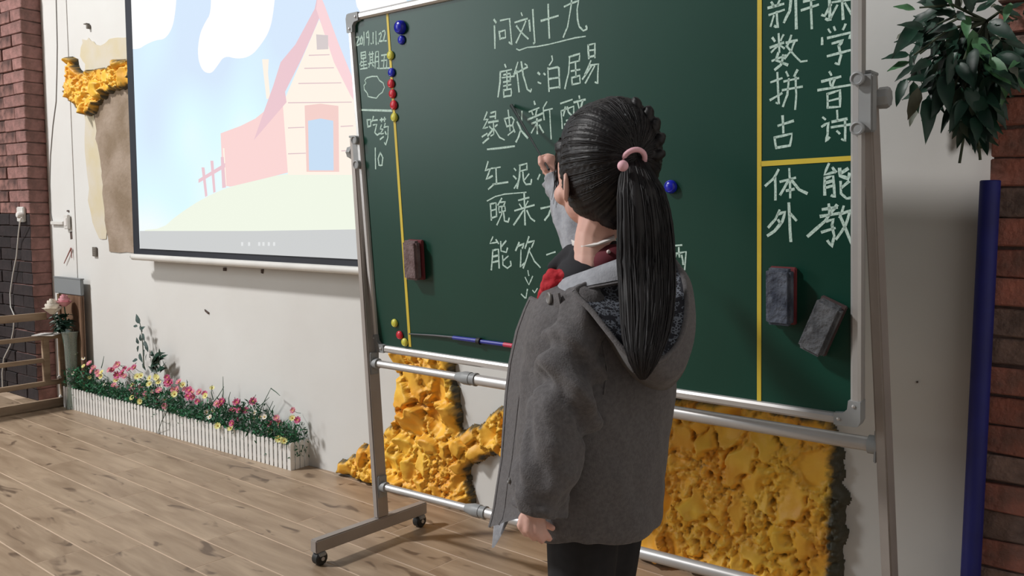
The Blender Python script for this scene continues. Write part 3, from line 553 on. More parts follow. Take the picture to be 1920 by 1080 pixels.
fl_f = fp(598, 1030, ZL-.02); fl_b = fp(818, 958, ZL-.02)
footbar(lf2, (lf2-fl_f).dot(nb), (fl_b-lf2).dot(nb)); footbar(rf2, .22, .2)
def onpost(f_, t_, z): return f_+(t_-f_)*((z-f_.z)/(t_.z-f_.z))
def cross(pl_, pr_, r1, r2, split):
    d = (pr_-pl_); L_ = d.length; d.normalize(); m_ = pl_+d*(L_*split)
    MB().tube([pl_, m_-d*.035], r1, 18).build('cross_tube', m_alu, bb, smooth=True)
    MB().tube([m_+d*.012, pr_], r2, 18).build('cross_tube', m_alu, bb, smooth=True)
    MB().tube([m_-d*.05, m_-d*.025, m_-d*.02, m_+d*.002, m_+d*.0025, m_+d*.016, m_+d*.0165, m_+d*.022], [r1+.001, r2+.0025, r2+.0035, r2+.0035, r2+.002, r2+.002, r2+.0035, r2+.0035], 18).build('tube_coupling', m_plast, bb, smooth=35)
    for p, sg in ((pl_, 1), (pr_, -1)):
        o = MB().tube([p+d*sg*.001, p+d*sg*.02, p+d*sg*.0205], [r1+.005]*2+[r1+.003] if sg > 0 else [r2+.004]*2+[r2+.002], 18).build('socket', m_plast, bb, smooth=35)
        MB().box(p+d*sg*.0025, (nb, d, Z), (.017, .003, .034), .002).build('flange', m_plast, o)
def zat(px, py, f_, t_):                              # height on a post seen at an image point
    P = hit(px, py, (f_+t_)/2, NB); return P.z
zl = zat(700, 679, lf2, lt2); zr = zat(1637, 834, rf2, rt2)
inn = db*(PWX/2)
a_, b_ = onpost(lf2, lt2, zl)+inn, onpost(rf2, rt2, zr)-inn
cross(a_, b_, .0112, .0152, .262)
zl2 = zat(714, 900, lf2, lt2); rr = hit(1340, 1079, (lf2+rf2)/2, NB); zr2 = zl2+(rr.z-zl2)*((rf2-lf2).dot(db)/((rr-lf2).dot(db)))
print('TUBES', zl, zr, zl2, zr2, 'lf', lf2, 'rf', rf2)
a_, b_ = onpost(lf2, lt2, zl2)+inn, onpost(rf2, rt2, zl2)-inn
cross(a_, b_, .0112, .0152, .262)
# pivot brackets and knobs
def bracket(v, t_, sg, hgt):
    u = 0 if sg < 0 else WB
    c = B(u+sg*.005, v, -.004)
    o = MB().box(c, BX, (.016, .014, hgt/2), .003).build('bracket', m_plast, bb)
    for s_ in (-1, 1):
        e = B(u-sg*.004, v+s_*(hgt/2-.008), .013)
        MB().lathe(e, (db, UB, -NB), [(.013, 0), (.013, .009), (.010, .010), (.008, .0075), (.004, .0075)], 18).build('clamp_button', m_plast, o, smooth=35)
    return o
vl = bs(bp(680, 285))[1]; vr = bs(bp(1600, 182))[1]
bracket(vl, lt2, -1, .088); bracket(vr, rt2, 1, .108)
for f_, t_, sg, zz in ((lf2, lt2, -1, bp(658, 284).z), (rf2, rt2, 1, bp(1640, 180).z)):
    P = onpost(f_, t_, zz)+db*sg*(PWX/2)
    mb = MB(); k = 16; vs = []; fs = []
    for i, (rr_, hh) in enumerate(((.008, 0), (.008, .006), (.019, .007), (.0195, .022), (.017, .027), (.006, .028))):
        for j in range(24):
            an = 2*PI*j/24; q = rr_*(1+(.07*math.cos(8*an) if i >= 2 else 0)); vs.append(P+nb*(q*math.cos(an))+Z*(q*math.sin(an))+db*(sg*hh))
    for i in range(5):
        for j in range(24): fs.append((i*24+j, i*24+(j+1) % 24, (i+1)*24+(j+1) % 24, (i+1)*24+j))
    fs.append(tuple(range(120, 144)))
    mb.add(vs, fs).build('knob', m_plast, bb, smooth=50)
# ------------------------------------------------------------------ the child
F = V(-.75, .66, 0).normalized(); R = V(.66, .75, 0).normalized(); FH = V(-.42, .907, 0).normalized(); RH = V(.907, .42, 0).normalized()
GY = 1.42
def solid(mb, voxel, smooth=4, fac=.5):
    me = bpy.data.meshes.new('t'); me.from_pydata(mb.v, [], mb.f)
    bm = bmesh.new(); bm.from_mesh(me); bmesh.ops.recalc_face_normals(bm, faces=bm.faces); bm.to_mesh(me); bm.free()
    o = bpy.data.objects.new('t', me); COL.objects.link(o)
    r = o.modifiers.new('r', 'REMESH'); r.mode = 'VOXEL'; r.voxel_size = voxel
    s_ = o.modifiers.new('s', 'SMOOTH'); s_.iterations = smooth; s_.factor = fac
    dg = bpy.context.evaluated_depsgraph_get(); dg.update(); out = bpy.data.meshes.new_from_object(o.evaluated_get(dg)); bpy.data.objects.remove(o); bpy.data.meshes.remove(me)
    return out
def displace(me, fn):
    n = len(me.vertices); co_ = np.empty(n*3); no = np.empty(n*3); me.vertices.foreach_get('co', co_); me.vertices.foreach_get('normal', no)
    co_ = co_.reshape(-1, 3); no = no.reshape(-1, 3)
    for i in range(n):
        d = fn(Vector(co_[i]), Vector(no[i]))
        co_[i] += np.array(d) if hasattr(d, '__len__') else no[i]*d
    me.vertices.foreach_set('co', co_.ravel()); me.update()
def finish(me, name, m_, parent):
    me.name = name; o0 = ORG[parent.name]
    me.transform(Matrix.Translation(-o0)); me.materials.clear(); me.materials.append(m_)
    me.polygons.foreach_set('use_smooth', [True]*len(me.polygons))
    ob = bpy.data.objects.new(name, me); COL.objects.link(ob); ob.parent = parent; ORG[ob.name] = o0; return ob
def loft(mb, rings, seg=40, fn=None):
    vs = []; fs = []; n = len(rings)
    for c, A, a_, Bv, b_ in rings:
        for k in range(seg):
            t = 2*PI*k/seg; f_ = fn(t, c) if fn else 1
            vs.append(c+A*(a_*math.cos(t)*f_)+Bv*(b_*math.sin(t)*f_))
    for i in range(n-1):
        for k in range(seg):
            k2 = (k+1) % seg; fs.append((i*seg+k, i*seg+k2, (i+1)*seg+k2, (i+1)*seg+k))
    fs.append(tuple(range(seg))[::-1]); fs.append(tuple((n-1)*seg+k for k in range(seg)))
    return mb.add(vs, fs)
m_skin = mat('skin', (222, 178, 162), .5, c2=(214, 164, 150), scale=14); m_skin.node_tree.nodes['Principled BSDF'].inputs['Subsurface Weight'].default_value = .08
m_skin.node_tree.nodes['Principled BSDF'].inputs['Subsurface Radius'].default_value = (.01, .004, .002)
m_hair = mat('black hair', (25, 21, 22), .5, c2=(14, 12, 14), scale=60, spec=.35)
m_coat = mat('grey wool coat', (96, 93, 94), .92, c2=(82, 79, 80), scale=160, bump=.25, bscale=420, sheen=.15)
m_coat2 = mat('light grey lining and lit sleeve', (158, 160, 166), .85, c2=(146, 148, 154), scale=120, bump=.15)
m_pants = mat('black trousers', (22, 22, 26), .85, c2=(28, 28, 32), scale=80)
m_red = mat('red scarf', (196, 26, 42), .8, c2=(170, 18, 34), scale=40, bump=.2); m_bk = mat('black collar cloth', (24, 24, 30), .85); m_mar = mat('dark red knit', (92, 22, 34), .85)
m_wh = mat('white cloth', (224, 220, 216), .8); m_pink = mat('pink elastic', (226, 176, 186), .6); m_pearl = mat('pearl', (220, 205, 200), .25)
HC = gp(1130, 312, GY)
feet0 = gp(1130, 900, 1.45); kid = thing('person', 'child seen from behind in grey hooded coat with long black ponytail, pointing at the blackboard', 'person', V(feet0.x, feet0.y, 0))
bd = MB()
HX = (RH, FH, Z)
bd.ell(HC+FH*.004, HX, (.068, .084, .096), 28, 20)
bd.ell(HC+FH*.03-Z*.055, HX, (.05, .048, .045), 20, 14)
bd.ell(HC+FH*.078-Z*.075, HX, (.018, .016, .014), 12, 8)          # chin
bd.caps([HC+FH*.082-Z*.012, HC+FH*.090-Z*.033], [.0045, .0075], 10)  # nose
for s_ in (-1, 1):
    e = HC+RH*(s_*.069)-FH*.012-Z*.036
    EX = (RH*s_*.5-FH*.85, (FH*.5+RH*s_*.85).normalized(), Z)
    EX = (EX[0].normalized(), EX[1], Z)
    bd.ell(e+RH*s_*.004, EX, (.014, .0045, .024), 14, 10)
    bd.tube([e+EX[0]*(.011*math.cos(t))+Z*(.021*math.sin(t))+RH*s_*.0055 for t in [i*.45-1.1 for i in range(9)]], .0036, 8)
    bd.ell(HC+RH*(s_*.045)+FH*.05-Z*.045, HX, (.016, .018, .018), 12, 8)
NK = gp(1116, 440, GY-.005)
bd.caps([HC-Z*.07-FH*.012, NK, NK-Z*.05], [.04, .033, .038])
SHL = gp(1095, 596, 1.352); ELL = gp(1062, 760, 1.305); WRL = gp(1006, 945, 1.275)
SHR = gp(1150, 545, 1.53); ELR = gp(1090, 440, 1.70); WRR = gp(1040, 335, 1.815)
CT = gp(1120, 620, 1.43); PV = gp(1125, 880, 1.44)
bd.caps([NK-Z*.05, CT, PV], [.04, .085, .08]); bd.caps([CT+Z*.04, SHL], [.04, .024]); bd.caps([CT+Z*.05, SHR], [.04, .026])
bd.caps([SHL, ELL, WRL, gp(1002, 962, 1.27)], [.032, .026, .019, .017]); bd.caps([SHR, ELR, WRR], [.032, .026, .0185])
palm = gp(1000, 968, 1.268); bd.ell(palm, (V(1, 0, 0), V(0, 1, 0), Z), (.020, .012, .018), 14, 10)
for pts in ([(980, 970, 1.268), (976, 986, 1.262), (986, 1001, 1.262)], [(991, 972, 1.262), (990, 994, 1.256), (1001, 1009, 1.258)], [(1003, 974, 1.262), (1005, 998, 1.256), (1016, 1014, 1.258)], [(1014, 974, 1.268), (1019, 996, 1.262), (1030, 1010, 1.264)], [(996, 962, 1.285), (1016, 980, 1.31), (1036, 990, 1.305)]):
    bd.caps([gp(*p) for p in pts], [.0068, .0062, .0052], 10)
fist = gp(1029, 308, 1.825); bd.ell(fist, (V(1, 0, 0), V(0, 1, 0), Z), (.0165, .017, .021), 14, 10)
bd.caps([WRR, fist], [.018, .015])
for pts, r_ in (([(1036, 296, 1.835), (1027, 293, 1.855), (1016, 296, 1.85)], .0072), ([(1039, 304, 1.83), (1030, 303, 1.85), (1017, 306, 1.845)], .0072), ([(1040, 312, 1.825), (1030, 312, 1.845), (1018, 315, 1.84)], .007), ([(1040, 320, 1.82), (1031, 320, 1.84), (1021, 323, 1.835)], .0062), ([(1024, 318, 1.81), (1014, 306, 1.812), (1013, 296, 1.826)], .0068)):
    bd.caps([gp(*p) for p in pts], [r_, r_*.95, r_*.85], 10)
LH = [V(feet0.x, feet0.y, 0)-R*.045+F*.0, V(feet0.x, feet0.y, 0)+R*.045+F*.02]
legs = []
for q, hp in zip(LH, (PV-R*.045, PV+R*.045)):
    kn = V(q.x, q.y, .29)+F*.012; an = V(q.x, q.y, .065)-F*.005
    legs.append((hp, kn, an)); bd.caps([hp, kn, an, an-Z*.03], [.06, .042, .028, .026]); bd.caps([an-Z*.035, an-Z*.042+F*.085], [.022, .018])
body = finish(solid(bd, .0027, 2), 'body', m_skin, kid)
m_eye = mat('eye white', (235, 232, 228), .3); m_iris = mat('dark iris', (30, 20, 16), .2); m_lip = mat('lips', (190, 104, 100), .45)
for s_ in (-1, 1):
    e = HC+RH*(s_*.029)+FH*.0735-Z*.010
    o = MB().ell(e, HX, (.012, .008, .0075), 14, 10).build('eye', m_eye, kid, smooth='all')
    MB().ell(e+FH*.0052, HX, (.0055, .0034, .0058), 12, 8).build('iris', m_iris, o, smooth='all')
    MB().caps([e+Z*.018-RH*.011+FH*.006, e+Z*.021+FH*.0065, e+Z*.018+RH*.011+FH*.004], [.0012, .0017, .0012], 8).build('eyebrow', m_hair, kid, smooth='all')
MB().ell(HC+FH*.0775-Z*.058, HX, (.0125, .0035, .0042), 14, 8).build('mouth', m_lip, kid, smooth='all')
# trousers and shoes
tb = MB()
for hp, kn, an in legs: tb.caps([hp, kn, an+Z*.0], [.068, .052, .044])
tb.caps([PV-R*.02, PV+R*.02], [.09, .09])
finish(solid(tb, .007, 5), 'trousers', m_pants, kid)
m_shoe = mat('dark shoe', (40, 38, 42), .6)
for hp, kn, an in legs:
    g_ = V(an.x, an.y, 0)
    sb = MB(); sb.caps([g_+Z*.034-F*.018, g_+Z*.032+F*.035, g_+Z*.026+F*.085], [.03, .031, .024]); 
    me = solid(sb, .004, 3); displace(me, lambda p, n_: (0, 0, max(0, .003-p.z))); finish(me, 'shoe', m_shoe, kid)
# coat: torso ring by ring, sleeves, then one smooth cloth surface
def hw(xl, xr): return (xr-xl)/2*GY/FPX
cb = MB(); rings = []
for py, xl, xr in ((520, 1078, 1180), (533, 1048, 1215), (550, 1020, 1243), (580, 1000, 1262), (630, 984, 1272), (700, 974, 1268), (780, 968, 1264), (860, 966, 1260), (920, 968, 1254), (955, 970, 1248), (975, 976, 1242)):
    c = gp((xl+xr)/2, py, GY); a_ = hw(xl, xr)/.918
    c += FH*0
    rings.append((c, R, a_, F, a_*.86))
def frontlip(t, c):                                  # open front edge of the coat bulges forward on the left
    d = (t-PI/2+PI) % (2*PI)-PI
    return 1+(.34*math.exp(-((d-.02)/.16)**2)+.12*math.exp(-((d-.02)/.4)**2))*min(1, max(0, (.90-c.z)/.10))+.07*max(0, .62-c.z)*8*math.exp(-((d-.02)/.2)**2)
loft(cb, rings[::-1], 56, frontlip)
cme = solid(cb, .0048, 5, .5)
def folds(p, n_):
    if p.z > rings[-1][0].z+.02 and False: return 0
    return noise.fractal(V(p.x*9+p.z*4, p.y*9, p.z*5), 1, 2, 3)*.009+noise.noise(V(p.x*30, p.y*30, p.z*11))*.0022
displace(cme, folds)
coat = finish(cme, 'coat', m_coat, kid)
def sleeve(path, rad, flat, name, nf, squash=1.0, seed=0, mm=None):
    P = []; Rr = []; n = len(path)
    for i in range(n-1):
        for k in range(10):
            t = k/10; p0, p1, p2, p3 = path[max(i-1, 0)], path[i], path[i+1], path[min(i+2, n-1)]
            P.append(.5*((2*p1)+(p2-p0)*t+(2*p0-5*p1+4*p2-p3)*t*t+(3*p1-p0-3*p2+p3)*t**3)); Rr.append(rad[i]*(1-t)+rad[i+1]*t)
    P.append(path[-1]); Rr.append(rad[-1]); N_ = len(P); seg = 64; vs = []; fs = []
    t0 = (P[1]-P[0]).normalized(); a = V(0, 1, 0); a = (a-t0*a.dot(t0)).normalized()
    for i in range(N_):
        t = (P[min(i+1, N_-1)]-P[max(i-1, 0)]).normalized(); a = (a-t*a.dot(t)).normalized(); b = t.cross(a); al = i/(N_-1)
        for k in range(seg):
            an = 2*PI*k/seg; r_ = Rr[i]; dx = math.cos(an); dy = math.sin(an)
            w = noise.noise(V(al*nf+dx*1.1, dy*1.3+seed, dx*1.2))*.013+noise.noise(V(al*nf*2.4+dx*2, dy*2+seed, dx*2+5))*.006
            ph = al-.50-dy*.10; w += (.013*math.exp(-(ph/.035)**2)-.015*math.exp(-((ph-.06)/.035)**2)) if squash else 0
            ph = al-.36-dy*.07; w += (.009*math.exp(-(ph/.03)**2)-.011*math.exp(-((ph-.05)/.03)**2)) if squash else 0
            vs.append(P[i]+(a*dx+b*dy)*(r_+w*min(1, al*8)))
    for i in range(N_-1):
        for k in range(seg): fs.append((i*seg+k, i*seg+(k+1) % seg, (i+1)*seg+(k+1) % seg, (i+1)*seg+k))
    # turned-in cuff
    t = (P[-1]-P[-2]).normalized(); base = (N_-1)*seg; m0 = len(vs)
    for q, dd in ((.86, .002), (.80, -.02)):
        for k in range(seg): vs.append(P[-1]+(vs[base+k]-P[-1])*q+t*dd)
    for j, b0 in enumerate((base, m0)):
        b1 = m0+j*seg
        for k in range(seg): fs.append((b0+k, b0+(k+1) % seg, b1+(k+1) % seg, b1+k))
    fs.append(tuple(range(m0+seg, m0+2*seg))); fs.append(tuple(range(seg))[::-1])
    o = MB().add(vs, fs).build(name, mm or m_coat, coat, smooth='all'); return o
sleeve([gp(1122, 556, 1.385), gp(1098, 588, 1.345), gp(1078, 660, 1.318), gp(1062, 740, 1.30), gp(1044, 820, 1.285), gp(1022, 900, 1.275), gp(1009, 958, 1.27)], [.024, .043, .050, .051, .050, .0455, .041], 1, 'sleeve', 7)
sleeve([gp(1160, 560, 1.52), gp(1120, 490, 1.60), gp(1088, 425, 1.69), gp(1062, 375, 1.775), gp(1042, 334, 1.81)], [.055, .05, .043, .036, .027], 1, 'sleeve', 7, 0, 4, m_coat2)  # raised sleeve: lighter grey stands in for the light falling on it
# placket band, seams, buttons on the near front panel
def onto(px, py, out=.002):                          # point on the coat surface seen at this image point
    from mathutils.bvhtree import BVHTree
    global _bvh
    if '_bvh' not in globals(): _bvh = BVHTree.FromPolygons([v.co+ORG[kid.name] for v in coat.data.vertices], [tuple(p.vertices) for p in coat.data.polygons])
    d = ray(px, py).normalized(); h_, nn, i_, dd = _bvh.ray_cast(CP, d)
    if h_ is None: return None, None
    return h_+nn*out, nn
def seam(pts, r_, name='seam', m_=None):
    q = []
    for i in range(len(pts)-1):
        for k in range(6):
            t = k/6; q.append((pts[i][0]*(1-t)+pts[i+1][0]*t, pts[i][1]*(1-t)+pts[i+1][1]*t))
    q.append(pts[-1]); P = [onto(*p, out=.0008)[0] for p in q]; P = [p for p in P if p is not None]
    if len(P) > 2: MB().tube(P, r_, 8).build(name, m_ or m_coat, coat, smooth='all')
rows = [(556, 992, 1046), (580, 981, 1052), (620, 966, 1048), (680, 953, 1036), (740, 946, 1024), (800, 942, 1012), (860, 938, 1000), (910, 930, 990), (950, 924, 988), (972, 919, 984), (988, 915, 972)]
def prow(i, t):
    py, xl, xr = rows[i]; x = xl+(xr-xl)*t; y = 1.50-.175*t-.02*math.sin(PI*t)+(.012*noise.noise(V(i*.9, t*2, 3)))
    return gp(x, py+(0 if i < len(rows)-1 else -16*t)+6*math.sin(t*5)*(i == 0), y)
NT = 18; vs = []; fs = []; nr_ = (len(rows)-1)*5+1
def prow2(k, t):
    i = min(k//5, len(rows)-2); f_ = k/5-i
    return prow(i, t).lerp(prow(i+1, t), f_)
for side in (0, 1):
    for k in range(nr_):
        for j in range(NT):
            t = j/(NT-1); p = prow2(k, t); lump = .0035*math.exp(-((t-.40)/.05)**2)+(.003 if t < .36 else 0)
            vs.append(p-V(0, 1, 0)*lump if side == 0 else p+V(.004, .012, 0))
for side in (0, 1):
    o0 = side*nr_*NT
    for k in range(nr_-1):
        for j in range(NT-1): fs.append((o0+k*NT+j, o0+k*NT+j+1, o0+(k+1)*NT+j+1, o0+(k+1)*NT+j))
m0 = nr_*NT
for k in range(nr_-1):
    for j in (0, NT-1): fs.append((k*NT+j, (k+1)*NT+j, m0+(k+1)*NT+j, m0+k*NT+j))
for j in range(NT-1):
    for k in (0, nr_-1): fs.append((k*NT+j, k*NT+j+1, m0+k*NT+j+1, m0+k*NT+j))
panel = MB().add(vs, fs).build('front_panel', m_coat, coat, smooth=50)
for t in (.06, .36):
    MB().tube([prow2(k, t)-V(0, 1, 0)*.0036 for k in range(1, nr_)], .0016, 6).build('seam', m_coat, panel, smooth='all')
seam([(1128, 640), (1138, 690), (1132, 740)], .0016)
m_btn = mat('grey button', (118, 116, 114), .45)
for k, t, rr_ in ((1, .72, .0095), (12, .52, .0105), (22, .5, .010), (34, .42, .005)):
    P = prow2(k, t)-V(0, 1, 0)*.004; nn = (prow2(k, t+.1)-prow2(k, t-.1)).cross(prow2(k+1, t)-prow2(k-1, t)).normalized()
    if nn.y > 0: nn = -nn
    X = nn.cross(Z).normalized(); Y = X.cross(nn)
    MB().lathe(P, (X, Y, nn), [(rr_, 0), (rr_, .003), (rr_*.82, .0042), (rr_*.6, .003), (.001, .0028)], 20).build('button', m_btn, panel, smooth=30)
# hood hanging on the back: outer shell, rim and laced lining
rim = [(1078, 548, 1.352), (1108, 582, 1.318), (1138, 620, 1.292), (1168, 655, 1.275), (1200, 676, 1.266), (1235, 676, 1.268), (1266, 652, 1.285), (1284, 610, 1.312), (1288, 560, 1.345), (1278, 510, 1.385), (1250, 480, 1.42), (1200, 480, 1.425), (1140, 510, 1.40), (1100, 532, 1.375)]
out = [(1082, 556, 1.375), (1112, 600, 1.345), (1145, 650, 1.325), (1178, 698, 1.31), (1214, 726, 1.30), (1252, 730, 1.30), (1284, 694, 1.32), (1296, 640, 1.345), (1295, 580, 1.375), (1284, 520, 1.41), (1252, 486, 1.44), (1200, 486, 1.445), (1140, 516, 1.42), (1100, 540, 1.40)]
def interp(loop, n):
    P = [gp(*p) for p in loop]; L_ = len(P); o = []
    for i in range(L_):
        p0, p1, p2, p3 = P[i-1], P[i], P[(i+1) % L_], P[(i+2) % L_]
        for k in range(n):
            t = k/n; o.append(.5*((2*p1)+(p2-p0)*t+(2*p0-5*p1+4*p2-p3)*t*t+(3*p1-p0-3*p2+p3)*t*t*t))
    return o
rim = [(x, y, d-.036) for x, y, d in rim]; out = [(x, y, d-.022) for x, y, d in out]
RI, OU = interp(rim, 4), interp(out, 4); n_ = len(RI)
cen = sum(RI, V(0, 0, 0))/n_; hb = MB(); inw = F*.010-Z*.003
mid = [(a_*.55+b_*.45)+(-F*.012-Z*.006) for a_, b_ in zip(RI, OU)]
deep = [p*.55+(cen+F*.05)*.45 for p in OU]
L4 = [RI, mid, OU, deep]; vs = [p for l in L4 for p in l]
hb.add(vs, [(j*n_+i, j*n_+(i+1) % n_, (j+1)*n_+(i+1) % n_, (j+1)*n_+i) for j in range(3) for i in range(n_)]+[tuple(3*n_+i for i in range(n_))])
hood = hb.build('hood', m_coat, kid, smooth='all')
MB().tube(RI+[RI[0]], .0042, 8, cap=False).build('hood_rim', m_coat, hood, smooth='all')
def lace_mat():
    m_ = mat('dark laced lining', (30, 31, 40), .8); nt = m_.node_tree; b = nt.nodes['Principled BSDF']; L = nt.links.new; N = nt.nodes.new
    tc = N('ShaderNodeTexCoord'); vo = N('ShaderNodeTexVoronoi'); vo.feature = 'DISTANCE_TO_EDGE'; vo.inputs['Scale'].default_value = 190; L(tc.outputs['Object'], vo.inputs[0])
    v2 = N('ShaderNodeTexNoise'); v2.inputs['Scale'].default_value = 60; L(tc.outputs['Object'], v2.inputs[0])
    lt = N('ShaderNodeMath'); lt.operation = 'LESS_THAN'; lt.inputs[1].default_value = .13; L(vo.outputs['Distance'], lt.inputs[0])
    gt = N('ShaderNodeMath'); gt.operation = 'GREATER_THAN'; gt.inputs[1].default_value = .46; L(v2.outputs[0], gt.inputs[0])
    mu = N('ShaderNodeMath'); mu.operation = 'MULTIPLY'; L(lt.outputs[0], mu.inputs[0]); L(gt.outputs[0], mu.inputs[1])
    mx = N('ShaderNodeMix'); mx.data_type = 'RGBA'; mx.inputs[6].default_value = (*lin((30, 31, 40)), 1); mx.inputs[7].default_value = (*lin((112, 118, 128)), 1); L(mu.outputs[0], mx.inputs[0]); L(mx.outputs[2], b.inputs['Base Color']); return m_
l1 = [p*.72+cen*.28+inw*.5 for p in RI]; l2 = [p*.35+cen*.65+inw for p in RI]
MB().add(RI+l1+l2+[cen+inw*1.1], [(j*n_+i, j*n_+(i+1) % n_, (j+1)*n_+(i+1) % n_, (j+1)*n_+i) for j in range(2) for i in range(n_)]+[(2*n_+i, 2*n_+(i+1) % n_, 3*n_) for i in range(n_)]).build('hood_lining', lace_mat(), hood, smooth='all')
# collar layers
def slab(name, pts, th, m_, par=None):
    P = [gp(*p) for p in pts]; return MB().prism(P, (CP-P[0]).normalized()*-th).build(name, m_, par or kid)
def sheet(name, top, bot, m_, th=.004, par=None, n=5):
    def rs_(l): 
        P = [gp(*p) for p in l]; o = []
        for i in range(len(P)-1):
            for k in range(n): o.append(P[i].lerp(P[i+1], k/n))
        return o+[P[-1]]
    A, Bq = rs_(top), rs_(bot); k = len(A); d = (V(0, 1, 0))*th
    mid_ = [(a_+b_)/2-V(0, .004, 0) for a_, b_ in zip(A, Bq)]
    vs = A+mid_+Bq+[p+d for p in A]+[p+d for p in mid_]+[p+d for p in Bq]; fs = []
    for j in (0, 1, 3, 4):
        for i in range(k-1): fs.append((j*k+i, j*k+i+1, (j+1)*k+i+1, (j+1)*k+i))
    for i in range(k-1): fs += [(i, i+1, 3*k+i+1, 3*k+i), (2*k+i, 5*k+i, 5*k+i+1, 2*k+i+1)]
    fs += [(0, 3*k, 4*k, k), (k, 4*k, 5*k, 2*k), (k-1, 2*k-1, 5*k-1, 4*k-1), (2*k-1, 3*k-1, 6*k-1, 5*k-1)]
    return MB().add(vs, fs).build(name, m_, par or kid, smooth=50)
bl = MB(); bl.ell(gp(1104, 516, 1.425), (R, F, Z), (.056, .056, .036), 28, 14); bl.caps([gp(1036, 500, 1.47), gp(1072, 478, 1.45), gp(1110, 474, 1.41)], [.010, .019, .02], 12); bl.caps([gp(1086, 480, 1.42), gp(1150, 478, 1.40)], [.017, .024])
finish(solid(bl, .004, 6), 'black_collar', m_bk, kid)
mk = MB().ell(gp(1145, 488, 1.392), (V(.9, 0, .3).normalized(), V(0, 1, 0), V(-.3, 0, .9).normalized()), (.034, .03, .026), 22, 12); o_ = mk.build('knit_collar', m_mar, kid, smooth='all')
MB().ell(gp(1141, 472, 1.366), AX, (.0034, .0034, .0034), 10, 8).build('pearl_button', m_pearl, o_, smooth='all')
rb_ = MB(); rb_.caps([gp(1032, 545, 1.42), gp(1038, 524, 1.415), gp(1056, 518, 1.405), gp(1080, 520, 1.40)], [.016, .0175, .015, .013]); rb_.caps([gp(1020, 560, 1.50), gp(1040, 540, 1.46), gp(1075, 525, 1.43)], [.012, .015, .01])
rme = solid(rb_, .003, 4); displace(rme, lambda p, n_: noise.noise(V(p.x*60, p.y*30, p.z*60))*.006+noise.noise(p*140)*.002); finish(rme, 'red_scarf', m_red, kid)
sheet('shirt_collar', [(1071, 449, 1.43), (1090, 457, 1.395), (1120, 455, 1.378), (1152, 441, 1.385)], [(1073, 460, 1.43), (1090, 466, 1.392), (1120, 461, 1.374), (1153, 450, 1.382)], m_wh, .005)
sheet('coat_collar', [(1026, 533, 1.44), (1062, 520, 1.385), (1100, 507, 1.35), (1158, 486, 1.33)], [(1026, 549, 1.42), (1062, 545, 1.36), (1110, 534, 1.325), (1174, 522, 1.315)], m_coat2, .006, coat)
sheet('collar_edge', [(1024, 549, 1.425), (1062, 545, 1.362), (1110, 534, 1.327), (1174, 522, 1.317)], [(1026, 557, 1.423), (1062, 554, 1.36), (1110, 543, 1.325), (1172, 532, 1.317)], m_coat, .010, coat)
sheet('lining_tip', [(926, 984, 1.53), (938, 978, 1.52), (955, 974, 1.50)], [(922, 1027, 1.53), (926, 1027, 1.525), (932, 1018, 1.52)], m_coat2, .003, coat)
# hair
TIE = gp(1184, 296, 1.345)
hm = MB()
hm.ell(HC-FH*.016+Z*.004, HX, (.0765, .0845, .103), 32, 22)
hm.ell(HC-FH*.035-Z*.050+RH*.008, HX, (.058, .052, .052), 24, 16)
hm.ell(HC-FH*.02+Z*.02+RH*.012, HX, (.074, .078, .09), 24, 16)
hm.ell(HC+FH*.012+Z*.036+RH*.004, HX, (.064, .075, .070), 28, 18); hm.caps([HC-RH*.054+FH*.03+Z*.03, HC-RH*.062+FH*.008-Z*.02], [.016, .009]); hm.caps([HC+RH*.062+FH*.03+Z*.03, HC+RH*.066+FH*.008-Z*.02], [.018, .01])
hm.caps([gp(1058, 290, 1.43), gp(1054, 322, 1.44)], [.012, .006], 10)
hm.caps([gp(1184, 300, 1.36), gp(1150, 300, 1.37)], [.024, .03], 14)
hme = solid(hm, .0024, 5)
BKH = (TIE-HC).normalized(); ux = BKH.cross(Z).normalized(); uy = ux.cross(BKH)
def grooves(p, n_):
    q = p-TIE; d = q-BKH*q.dot(BKH); an = math.atan2(d.dot(uy), d.dot(ux)); r_ = q.length
    return noise.noise(V(an*13, r_*4, 0))*.0018+noise.noise(V(an*70, r_*9, 3))*.0016+noise.noise(p*22)*.002
displace(hme, grooves)
hair = finish(hme, 'hair', m_hair, kid)
bb_ = MB()
for i, (x, y, yy, r_) in enumerate([(1120, 212, 1.40, .012), (1142, 203, 1.395, .013), (1164, 202, 1.385, .014), (1188, 207, 1.38, .016), (1206, 222, 1.375, .017), (1217, 243, 1.37, .017), (1225, 266, 1.365, .016), (1226, 290, 1.36, .014)]):
    nx_ = [(1142, 203), (1164, 202), (1188, 207), (1206, 222), (1217, 243), (1225, 266), (1226, 290), (1218, 312)][i]
    c = gp(x, y, yy); d = (gp(nx_[0], nx_[1], yy)-c).normalized(); sd = d.cross(V(0, 1, 0)).normalized()
    for s_ in (-1, 1):
        bb_.ell(c+sd*(s_*r_*.42), ((d*.75+sd*s_*-.65).normalized(), (d*.65+sd*s_*.75).normalized(), V(0, 1, 0)), (r_*1.05, r_*.62, r_*.8), 14, 10)
bme = solid(bb_, .0022, 2); displace(bme, lambda p, n_: noise.noise(V((p.x+p.z)*160, (p.x-p.z)*40, p.y*60))*.0014)
finish(bme, 'braid', m_hair, hair)
